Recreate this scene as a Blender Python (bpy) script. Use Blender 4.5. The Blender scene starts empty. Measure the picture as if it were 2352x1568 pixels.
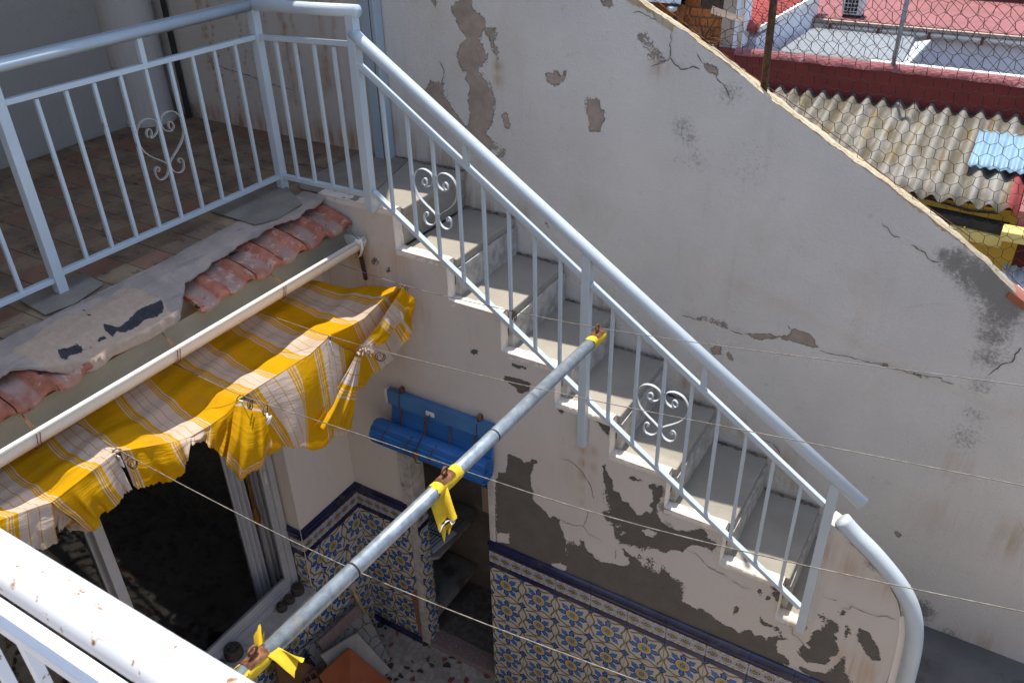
import bpy, bmesh, math, random
import numpy as np
from mathutils import Vector, Matrix
random.seed(7); np.random.seed(7)
SC = bpy.context.scene
COL = SC.collection
# ---------------------------------------------------------------- camera
cam_d = bpy.data.cameras.new('camera'); cam = bpy.data.objects.new('camera', cam_d); COL.objects.link(cam)
YAW, PITCH, ROLL = math.radians(31.6209), math.radians(-32.2126), math.radians(1.35668)
_R = Matrix.Rotation(YAW, 3, 'Z') @ Matrix.Rotation(PITCH, 3, 'X') @ Matrix.Rotation(ROLL, 3, 'Y')
_B = Matrix(((1, 0, 0), (0, 0, -1), (0, 1, 0)))            # camera looks down its own -Z
cam.matrix_world = Matrix.Translation((2.2285, -2.6484, 1.4778)) @ (_R @ _B).to_4x4()
cam_d.sensor_width = 36.0; cam_d.lens = 1939.80 / 2352 * 36.0
cam_d.clip_start = 0.05; cam_d.clip_end = 400
cam_d.dof.use_dof = True; cam_d.dof.focus_distance = 3.7; cam_d.dof.aperture_fstop = 14
SC.camera = cam
# ---------------------------------------------------------------- sky, sun, exposure
SUN = Vector((-0.15, 0.232, 1.0)).normalized()
world = bpy.data.worlds.new('World'); SC.world = world; world.use_nodes = True
wn = world.node_tree; bg = wn.nodes['Background']
sky = wn.nodes.new('ShaderNodeTexSky'); sky.sky_type = 'NISHITA'; sky.sun_disc = False
sky.sun_elevation = math.asin(SUN.z); sky.sun_rotation = math.atan2(SUN.x, SUN.y)
sky.dust_density = 1.0
wn.links.new(sky.outputs[0], bg.inputs[0]); bg.inputs[1].default_value = 0.15
sun_d = bpy.data.lights.new('sun', 'SUN'); sun_d.energy = 3.2; sun_d.angle = math.radians(0.53); sun_d.color = (1.0, 0.945, 0.86)
sun = bpy.data.objects.new('sun', sun_d); COL.objects.link(sun)
sun.rotation_euler = (-SUN).to_track_quat('-Z', 'Y').to_euler(); sun.location = (0, 0, 8)
SC.view_settings.view_transform = 'Standard'; SC.view_settings.look = 'None'
SC.view_settings.exposure = 1.03; SC.view_settings.gamma = 1.0; SC.view_settings.use_curve_mapping = False
SC.cycles.max_bounces = 8; SC.cycles.diffuse_bounces = 5

# ---------------------------------------------------------------- node helper
class V:
    def __init__(s, g, sock): s.g = g; s.s = sock
    def __add__(s, o): return s.g.m('ADD', s, o)
    __radd__ = __add__
    def __sub__(s, o): return s.g.m('SUBTRACT', s, o)
    def __rsub__(s, o): return s.g.m('SUBTRACT', o, s)
    def __mul__(s, o): return s.g.m('MULTIPLY', s, o)
    __rmul__ = __mul__
    def __truediv__(s, o): return s.g.m('DIVIDE', s, o)
    def lt(s, o): return s.g.m('LESS_THAN', s, o)
    def gt(s, o): return s.g.m('GREATER_THAN', s, o)
    def abs(s): return s.g.m('ABSOLUTE', s)
    def max(s, o): return s.g.m('MAXIMUM', s, o)
    def min(s, o): return s.g.m('MINIMUM', s, o)
    def fract(s): return s.g.m('FRACT', s)
    def floor(s): return s.g.m('FLOOR', s)
    def sin(s): return s.g.m('SINE', s)
    def cos(s): return s.g.m('COSINE', s)
    def sqrt(s): return s.g.m('SQRT', s)
    def pow(s, o): return s.g.m('POWER', s, o)
class G:
    def __init__(s, name):
        s.mat = bpy.data.materials.new(name); s.mat.use_nodes = True
        s.t = s.mat.node_tree; s.t.nodes.clear()
        s.out = s.t.nodes.new('ShaderNodeOutputMaterial')
    def new(s, typ, **kw):
        n = s.t.nodes.new(typ)
        for k, v in kw.items(): setattr(n, k, v)
        return n
    def put(s, sock, v):
        if isinstance(v, V): s.t.links.new(v.s, sock)
        elif isinstance(v, (tuple, list)):
            sock.default_value = tuple(v) + ((1.0,) if len(v) == 3 and len(sock.default_value) == 4 else ())
        else: sock.default_value = v
    def m(s, op, a, b=None, c=None):
        n = s.new('ShaderNodeMath', operation=op)
        for i, x in enumerate((a, b, c)):
            if x is not None: s.put(n.inputs[i], x)
        return V(s, n.outputs[0])
    def mix(s, f, a, b, mode='MIX'):
        n = s.new('ShaderNodeMix', data_type='RGBA', blend_type=mode)
        s.put(n.inputs[0], f); s.put(n.inputs[6], a); s.put(n.inputs[7], b)
        return V(s, n.outputs[2])
    def step(s, x, lo, hi):
        n = s.new('ShaderNodeMapRange', interpolation_type='SMOOTHSTEP')
        s.put(n.inputs[0], x); n.inputs[1].default_value = lo; n.inputs[2].default_value = hi
        return V(s, n.outputs[0])
    def pos(s): return V(s, s.new('ShaderNodeNewGeometry').outputs['Position'])
    def objc(s): return V(s, s.new('ShaderNodeTexCoord').outputs['Object'])
    def uv(s): return V(s, s.new('ShaderNodeTexCoord').outputs['UV'])
    def rnd(s): return V(s, s.new('ShaderNodeObjectInfo').outputs['Random'])
    def xyz(s, v):
        n = s.new('ShaderNodeSeparateXYZ'); s.put(n.inputs[0], v); return [V(s, o) for o in n.outputs]
    def vec(s, x, y, z):
        n = s.new('ShaderNodeCombineXYZ')
        for i, k in enumerate((x, y, z)): s.put(n.inputs[i], k)
        return V(s, n.outputs[0])
    def scale(s, v, sc):
        n = s.new('ShaderNodeVectorMath', operation='MULTIPLY'); s.put(n.inputs[0], v); n.inputs[1].default_value = sc
        return V(s, n.outputs[0])
    def noise(s, v, sc, det=3.0, rough=0.55, dist=0.0):
        n = s.new('ShaderNodeTexNoise'); s.put(n.inputs['Vector'], v); n.inputs['Scale'].default_value = sc
        n.inputs['Detail'].default_value = det; n.inputs['Roughness'].default_value = rough; n.inputs['Distortion'].default_value = dist
        return V(s, n.outputs[0])
    def vor(s, v, sc, feat='F1', out='Distance'):
        n = s.new('ShaderNodeTexVoronoi', feature=feat); s.put(n.inputs['Vector'], v); n.inputs['Scale'].default_value = sc
        return V(s, n.outputs[out])
    def attr(s, name):
        n = s.new('ShaderNodeAttribute', attribute_name=name); return V(s, n.outputs['Fac'])
    def bump(s, h, strength=0.5, dist=0.003):
        n = s.new('ShaderNodeBump'); n.inputs['Strength'].default_value = strength; n.inputs['Distance'].default_value = dist
        s.put(n.inputs['Height'], h); return V(s, n.outputs[0])
    def bsdf(s, col, rough=0.7, nrm=None, metal=0.0, spec=0.5, **kw):
        n = s.new('ShaderNodeBsdfPrincipled'); s.put(n.inputs['Base Color'], col); s.put(n.inputs['Roughness'], rough)
        s.put(n.inputs['Metallic'], metal); s.put(n.inputs['Specular IOR Level'], spec)
        if nrm is not None: s.put(n.inputs['Normal'], nrm)
        for k, v in kw.items(): s.put(n.inputs[k], v)
        s.t.links.new(n.outputs[0], s.out.inputs[0]); return s.mat

def simple(name, col, rough=0.7, var=0.15, sc=12.0, bump=0.0, metal=0.0, spec=0.4, bsc=120.0, col2=None, thr=None, orand=0.0):
    g = G(name); p = g.pos()
    n = g.noise(p, sc, 4)
    dark = tuple(c * (1 - var) for c in col); lite = tuple(min(1, c * (1 + var)) for c in col)
    c = g.mix(g.step(n, .3, .7), dark, lite)
    if col2: c = g.mix(g.step(g.noise(p, (thr or (8, .5))[0], 5, .65), (thr or (8, .5))[1], (thr or (8, .5))[1] + .12), c, col2)
    if orand: c = g.mix(1.0, c, g.mix(g.rnd(), (1 - orand,) * 3, (1 + orand,) * 3), 'MULTIPLY')
    nr = g.bump(g.noise(p, bsc, 3), bump, .003) if bump else None
    return g.bsdf(c, rough, nr, metal, spec)

# ---------------------------------------------------------------- mesh helper
class MB:
    def __init__(s): s.v = []; s.f = []; s.mi = []; s.uv = None
    def add(s, vs, fs, mi=0):
        o = len(s.v); s.v += [tuple(v) for v in vs]; s.f += [tuple(i + o for i in f) for f in fs]; s.mi += [mi] * len(fs)
    def box(s, a, b, mi=0):
        (x0, y0, z0), (x1, y1, z1) = a, b
        s.add([(x0, y0, z0), (x1, y0, z0), (x1, y1, z0), (x0, y1, z0), (x0, y0, z1), (x1, y0, z1), (x1, y1, z1), (x0, y1, z1)],
              [(0, 3, 2, 1), (4, 5, 6, 7), (0, 1, 5, 4), (1, 2, 6, 5), (2, 3, 7, 6), (3, 0, 4, 7)], mi); return s
    def hexa(s, bot, top, mi=0):
        s.add(list(bot) + list(top), [(0, 3, 2, 1), (4, 5, 6, 7), (0, 1, 5, 4), (1, 2, 6, 5), (2, 3, 7, 6), (3, 0, 4, 7)], mi); return s
    def slab(s, quad, t):                       # a quad of four points given thickness along its back normal
        q = [Vector(p) for p in quad]; n = (q[1] - q[0]).cross(q[3] - q[0]).normalized()
        return s.hexa([p - n * t for p in q], q)
    def beam(s, p0, p1, w, h, up=(0, 0, 1)):
        p0, p1 = Vector(p0), Vector(p1); d = (p1 - p0).normalized(); sd = d.cross(Vector(up)).normalized(); u = sd.cross(d)
        a, b = sd * w / 2, u * h / 2
        return s.hexa([p0 - a - b, p0 + a - b, p1 + a - b, p1 - a - b], [p0 - a + b, p0 + a + b, p1 + a + b, p1 - a + b])
    def tube(s, pts, r, n=8, caps=True, closed=False):
        P = [Vector(p) for p in pts]; m = len(P); rings = []; prev = None
        for i in range(m):
            if closed: d = P[(i + 1) % m] - P[i - 1]
            else: d = P[min(i + 1, m - 1)] - P[max(i - 1, 0)]
            d.normalize()
            if prev is None:
                a = Vector((0, 0, 1)) if abs(d.z) < .9 else Vector((1, 0, 0)); u = (a - d * a.dot(d)).normalized()
            else: u = (prev - d * prev.dot(d)).normalized()
            prev = u; w = d.cross(u); rr = r[i] if isinstance(r, (list, tuple)) else r
            rings.append([P[i] + (u * math.cos(t) + w * math.sin(t)) * rr for t in [2 * math.pi * k / n for k in range(n)]])
        vs = [p for R in rings for p in R]; fs = []
        for i in range(m if closed else m - 1):
            j = (i + 1) % m
            for k in range(n): fs.append((i * n + k, i * n + (k + 1) % n, j * n + (k + 1) % n, j * n + k))
        if caps and not closed: fs += [tuple(range(n - 1, -1, -1)), tuple((m - 1) * n + k for k in range(n))]
        s.add(vs, fs); return s
    def lathe(s, prof, c=(0, 0, 0), n=20):
        vs = []; fs = []; m = len(prof)
        for i, (r, z) in enumerate(prof):
            for k in range(n): a = 2 * math.pi * k / n; vs.append((c[0] + r * math.cos(a), c[1] + r * math.sin(a), c[2] + z))
        for i in range(m - 1):
            for k in range(n): fs.append((i * n + k, i * n + (k + 1) % n, (i + 1) * n + (k + 1) % n, (i + 1) * n + k))
        fs += [tuple(range(n - 1, -1, -1)), tuple((m - 1) * n + k for k in range(n))]
        s.add(vs, fs); return s
    def ribbon(s, pts, nrm, w, t):              # flat iron bar: width w along nrm, thickness t across
        P = [Vector(p) for p in pts]; nrm = Vector(nrm).normalized(); vs = []; fs = []
        for i in range(len(P)):
            d = (P[min(i + 1, len(P) - 1)] - P[max(i - 1, 0)]).normalized(); c = d.cross(nrm).normalized() * t / 2; a = nrm * w / 2
            vs += [P[i] - a - c, P[i] + a - c, P[i] + a + c, P[i] - a + c]
        for i in range(len(P) - 1):
            for k in range(4): fs.append((i * 4 + k, i * 4 + (k + 1) % 4, i * 4 + 4 + (k + 1) % 4, i * 4 + 4 + k))
        fs += [(3, 2, 1, 0), tuple((len(P) - 1) * 4 + k for k in range(4))]
        s.add(vs, fs); return s
    def prism(s, poly, ax, a, b):               # polygon in the plane across axis ax, extruded from a to b
        def mk(p, v): return (v, p[0], p[1]) if ax == 0 else (p[0], v, p[1]) if ax == 1 else (p[0], p[1], v)
        n = len(poly); s.add([mk(p, a) for p in poly] + [mk(p, b) for p in poly],
              [tuple(range(n)), tuple(range(2 * n - 1, n - 1, -1))] + [(i, n + i, n + (i + 1) % n, (i + 1) % n) for i in range(n)]); return s
    def grid(s, P):
        P = np.asarray(P, float); r, c = P.shape[:2]; o = len(s.v)
        s.v += [tuple(p) for p in P.reshape(-1, 3).tolist()]
        for i in range(r - 1):
            for j in range(c - 1): s.f.append((o + i * c + j, o + i * c + j + 1, o + (i + 1) * c + j + 1, o + (i + 1) * c + j)); s.mi.append(0)
        return s
    def build(s, name, mat, parent=None, smooth=False, bevel=0.0, fix=True):
        me = bpy.data.meshes.new(name); me.from_pydata(s.v, [], s.f); me.update()
        for m in (mat if isinstance(mat, (list, tuple)) else [mat]): me.materials.append(m)
        if len(me.materials) > 1: me.polygons.foreach_set('material_index', s.mi)
        if fix:
            b = bmesh.new(); b.from_mesh(me); bmesh.ops.recalc_face_normals(b, faces=b.faces[:]); b.to_mesh(me); b.free()
        if smooth: me.polygons.foreach_set('use_smooth', [True] * len(me.polygons))
        o = bpy.data.objects.new(name, me); COL.objects.link(o)
        if parent: o.parent = parent
        if bevel:
            md = o.modifiers.new('bevel', 'BEVEL'); md.width = bevel; md.segments = 2; md.limit_method = 'ANGLE'; md.angle_limit = math.radians(40)
            if smooth is False: me.polygons.foreach_set('use_smooth', [False] * len(me.polygons))
        return o
def tag(o, label, cat, group=None, kind=None):
    o['label'] = label; o['category'] = cat
    if group: o['group'] = group
    if kind: o['kind'] = kind
    return o
def thing(name, label, cat, loc=(0, 0, 0), rotz=0.0, group=None):
    o = bpy.data.objects.new(name, None); COL.objects.link(o); o.location = loc; o.rotation_euler = (0, 0, rotz); o.empty_display_size = .05
    return tag(o, label, cat, group)
def struct(o): o['kind'] = 'structure'; return o
def dup(o, parent=None, loc=None, rot=None):
    c = o.copy(); COL.objects.link(c); c.parent = parent
    if loc is not None: c.location = loc
    if rot is not None: c.rotation_euler = rot
    return c
def sdist(P, polys):
    """signed distance in metres of points P (n,2) to the union of polygons, positive inside"""
    best = np.full(len(P), -9.0)
    for poly in polys:
        A = np.array(poly); lo = A.min(0) - .06; hi = A.max(0) + .06
        idx = np.where(((P >= lo) & (P <= hi)).all(1))[0]
        if not len(idx): continue
        Q = P[idx]; d = np.full(len(Q), 9.0); ins = np.zeros(len(Q), bool)
        for i in range(len(A)):
            a, b = A[i], A[(i + 1) % len(A)]; ab = b - a; L = ab @ ab + 1e-12
            t = np.clip(((Q - a) @ ab) / L, 0, 1); d = np.minimum(d, np.hypot(*(Q - a - t[:, None] * ab).T))
            cr = ((a[1] > Q[:, 1]) != (b[1] > Q[:, 1]))
            with np.errstate(divide='ignore', invalid='ignore'):
                xx = (b[0] - a[0]) * (Q[:, 1] - a[1]) / (b[1] - a[1]) + a[0]
            ins ^= cr & (Q[:, 0] < xx)
        best[idx] = np.maximum(best[idx], np.where(ins, d, -d))
    return np.clip(best, -.05, .05)
def blobs(P, L):
    r = np.zeros(len(P))
    for x, z, s, a in L: r = np.maximum(r, a * np.exp(-((P[:, 0] - x) ** 2 + (P[:, 1] - z) ** 2) / (2 * s * s)))
    return r
def put_attr(o, name, arr):
    a = o.data.attributes.new(name, 'FLOAT', 'POINT'); a.data.foreach_set('value', np.asarray(arr, np.float32))
def crack_mesh(lines, y, wmax, sgn=-1):
    """a crack is a thin jagged dark sliver that opens and closes along its line"""
    mb = MB(); rng = random.Random(3)
    for ln in lines:
        pts = []
        for (a, b) in zip(ln[:-1], ln[1:]):
            n = max(2, int(math.hypot(b[0] - a[0], b[1] - a[1]) / .012))
            pts += [(a[0] + (b[0] - a[0]) * k / n + rng.uniform(-.0025, .0025), a[1] + (b[1] - a[1]) * k / n + rng.uniform(-.0025, .0025)) for k in range(n)]
        pts.append(ln[-1]); m = len(pts); vs = []; fs = []
        for i, p in enumerate(pts):
            q0, q1 = pts[max(i - 1, 0)], pts[min(i + 1, m - 1)]; dx, dz = q1[0] - q0[0], q1[1] - q0[1]; L = math.hypot(dx, dz) + 1e-9
            w = wmax * rng.uniform(.25, 1) * (0.15 if i in (0, m - 1) else 1)
            vs += [(p[0] - dz / L * w / 2, y, p[1] + dx / L * w / 2), (p[0] + dz / L * w / 2, y, p[1] - dx / L * w / 2)]
        for i in range(m - 1): fs.append((2 * i, 2 * i + 1, 2 * i + 3, 2 * i + 2))
        mb.add(vs, fs)
    return mb
# outlines of the worn patches, cracks, cloth edges and wires, in metres in the place itself
D = {}
D['TALL_PEEL'] = [[[-0.025,0.748],[0.016,0.776],[0.095,0.8],[0.088,0.751],[0.144,0.719],[0.158,0.683],[0.203,0.681],[0.205,0.644],[0.193,0.618],[0.211,0.595],[0.21,0.55],[0.188,0.586],[0.167,0.641],[0.141,0.666],[0.12,0.63],[0.138,0.587],[0.152,0.563],[0.135,0.516],[0.102,0.5],[0.132,0.457],[0.178,0.416],[0.195,0.358],[0.181,0.302],[0.159,0.236],[0.129,0.211],[0.196,0.15],[0.158,0.13],[0.102,0.157],[0.029,0.195],[0.05,0.276],[0.046,0.345],[0.058,0.415],[0.035,0.439],[0.049,0.48],[0.021,0.48],[0.002,0.508],[-0.004,0.54],[0.02,0.595],[0.054,0.623],[0.02,0.658],[-0.004,0.706]],[[-0.197,0.369],[-0.163,0.411],[-0.092,0.403],[-0.087,0.355],[-0.049,0.305],[-0.014,0.26],[0.022,0.223],[0.029,0.203],[-0.057,0.19],[-0.115,0.217],[-0.163,0.26],[-0.229,0.309]],[[0.452,0.521],[0.492,0.519],[0.495,0.541],[0.521,0.513],[0.549,0.538],[0.546,0.501],[0.51,0.477],[0.496,0.469],[0.456,0.487]],[[0.65,0.435],[0.709,0.443],[0.717,0.403],[0.738,0.397],[0.733,0.355],[0.714,0.3],[0.658,0.298],[0.671,0.333],[0.652,0.375]],[[0.697,0.83],[0.745,0.842],[0.762,0.816],[0.714,0.809]],[[-0.131,0.777],[-0.098,0.779],[-0.106,0.738]],[[0.221,0.308],[0.253,0.319],[0.275,0.254],[0.235,0.241],[0.233,0.289]],[[0.19,0.106],[0.236,0.143],[0.24,0.122],[0.206,0.102]],[[0.441,-0.158],[0.461,-0.168],[0.469,-0.19],[0.453,-0.178]],[[1.455,-0.486],[1.523,-0.466],[1.556,-0.456],[1.591,-0.461],[1.642,-0.438],[1.645,-0.41],[1.71,-0.402],[1.732,-0.419],[1.77,-0.466],[1.727,-0.468],[1.687,-0.464],[1.593,-0.469],[1.527,-0.497],[1.486,-0.502]],[[1.228,-0.477],[1.271,-0.466],[1.337,-0.463],[1.359,-0.461],[1.387,-0.486],[1.362,-0.489],[1.331,-0.477],[1.273,-0.478]],[[1.307,-0.624],[1.329,-0.583],[1.366,-0.588],[1.355,-0.618],[1.367,-0.627],[1.328,-0.643]],[[1.381,-0.622],[1.398,-0.604],[1.421,-0.648],[1.403,-0.645]],[[2.014,-0.46],[2.038,-0.456],[2.055,-0.464],[2.028,-0.471]],[[2.13,-0.464],[2.165,-0.46],[2.184,-0.465],[2.144,-0.471]],[[0.865,0.724],[0.898,0.72],[0.927,0.69],[0.934,0.672],[0.958,0.664],[0.965,0.646],[0.987,0.638],[0.975,0.622],[0.963,0.643],[0.941,0.646],[0.931,0.632],[0.924,0.651],[0.92,0.67],[0.894,0.692],[0.867,0.704]],[[1.151,0.637],[1.161,0.645],[1.187,0.636],[1.214,0.62],[1.213,0.603],[1.201,0.599],[1.177,0.611],[1.155,0.623]],[[2.238,-1.302],[2.256,-1.283],[2.272,-1.307],[2.258,-1.327]],[[1.15,0.643],[1.213,0.615],[1.209,0.599],[1.176,0.61],[1.155,0.626]]]
D['TALL_CRACK'] = [[[0.936,0.603],[0.967,0.62],[0.987,0.633],[1.006,0.638],[1.012,0.646],[1.033,0.626],[1.061,0.61],[1.084,0.61],[1.102,0.619],[1.119,0.624],[1.138,0.617]],[[1.012,0.646],[1.014,0.67],[1.006,0.693],[1.012,0.708],[1.011,0.748]],[[1.202,0.6],[1.219,0.58],[1.243,0.563],[1.256,0.543],[1.266,0.52]],[[0.844,0.797],[0.873,0.807],[0.901,0.795],[0.928,0.786],[0.95,0.776]],[[1.151,0.637],[1.135,0.652],[1.119,0.674]],[[1.159,-0.473],[1.204,-0.469],[1.235,-0.476]],[[1.387,-0.486],[1.455,-0.486]],[[1.771,-0.47],[1.826,-0.469],[1.889,-0.464],[1.952,-0.464],[2.008,-0.462],[2.076,-0.463],[2.13,-0.464],[2.166,-0.464],[2.239,-0.451],[2.248,-0.463],[2.291,-0.462]],[[2.466,-0.235],[2.454,-0.27],[2.453,-0.306],[2.425,-0.322],[2.407,-0.357],[2.388,-0.389]],[[1.645,-0.41],[1.628,-0.387]],[[1.598,-1.007],[1.651,-1.014],[1.684,-1.039],[1.7,-1.07]],[[1.897,0.136],[1.923,0.124],[1.937,0.105],[1.955,0.097],[1.974,0.092]],[[2.014,0.076],[2.033,0.072],[2.046,0.06],[2.068,0.056],[2.082,0.035],[2.102,0.027],[2.129,0.032]],[[-0.096,0.511],[-0.069,0.48],[-0.087,0.404]]]
D['TALL_MOLD'] = [[2.138,0.057,0.03,0.8],[2.18,0.04,0.05,0.9],[2.235,0.014,0.06,0.9],[2.29,-0.008,0.07,1],[2.343,-0.025,0.08,1],[2.137,0.187,0.03,0.5],[2.231,0.073,0.06,0.5],[2.376,-0.074,0.07,1],[2.365,-0.131,0.07,0.8],[2.365,-0.213,0.06,0.7],[2.374,-0.31,0.06,0.6],[2.379,-0.441,0.05,0.5],[2.392,-0.583,0.05,0.45],[2.415,-0.629,0.03,0.4],[2.383,-0.641,0.03,0.35],[2.385,-0.697,0.06,0.5],[1.903,-0.367,0.12,0.25],[1.785,-0.07,0.1,0.2],[2.138,-0.084,0.12,0.2],[1.216,-0.287,0.02,0.2],[1.087,0.386,0.05,0.5],[1.118,0.344,0.05,0.5],[1.154,0.257,0.06,0.4],[1.266,0.543,0.05,0.5],[1.383,0.263,0.12,0.3],[1.311,0.115,0.12,0.25],[1.512,0.161,0.04,0.3],[2.218,-1.498,0.03,0.7],[2.431,-1.699,0.06,0.9],[2.33,-1.669,0.05,0.7],[2.582,-1.788,0.05,0.6]]
D['TALL_RUST'] = [[0.213,0.519,0.02,0.8],[0.214,0.461,0.025,0.6],[-0.39,0.146,0.05,0.6],[-0.291,0.041,0.06,0.8],[-0.148,0.027,0.06,0.9],[-0.026,0.01,0.06,0.8],[0.036,-0.132,0.05,0.9],[0.129,-0.168,0.05,0.8],[0.307,-0.163,0.05,0.6],[0.131,0.074,0.05,0.5],[-0.323,0.089,0.05,0.7],[0.542,-0.402,0.04,0.5],[0.755,-0.512,0.05,0.5],[1.034,-0.672,0.05,0.5],[1.202,-0.84,0.04,0.7],[1.277,-0.941,0.05,0.7],[1.388,-0.977,0.05,0.7],[1.475,-0.996,0.05,0.8],[1.697,-1.115,0.05,0.7],[1.792,-1.207,0.05,0.6],[2.676,-1.127,0.08,0.6],[2.394,-0.847,0.06,0.3],[2.374,-1.124,0.08,0.3],[2.705,-1.771,0.06,0.5],[0.963,0.601,0.03,0.7],[0.991,0.594,0.02,0.5]]
D['TALL_TOP'] = [[-0.495,1.52],[0.832,0.843],[1.08,0.745],[1.227,0.656],[1.383,0.553],[1.525,0.482],[1.649,0.409],[1.778,0.342],[1.906,0.278],[2.041,0.202],[2.161,0.125],[2.278,0.057],[2.386,-0.035],[2.5,-0.12],[3.4,-0.62]]
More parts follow.
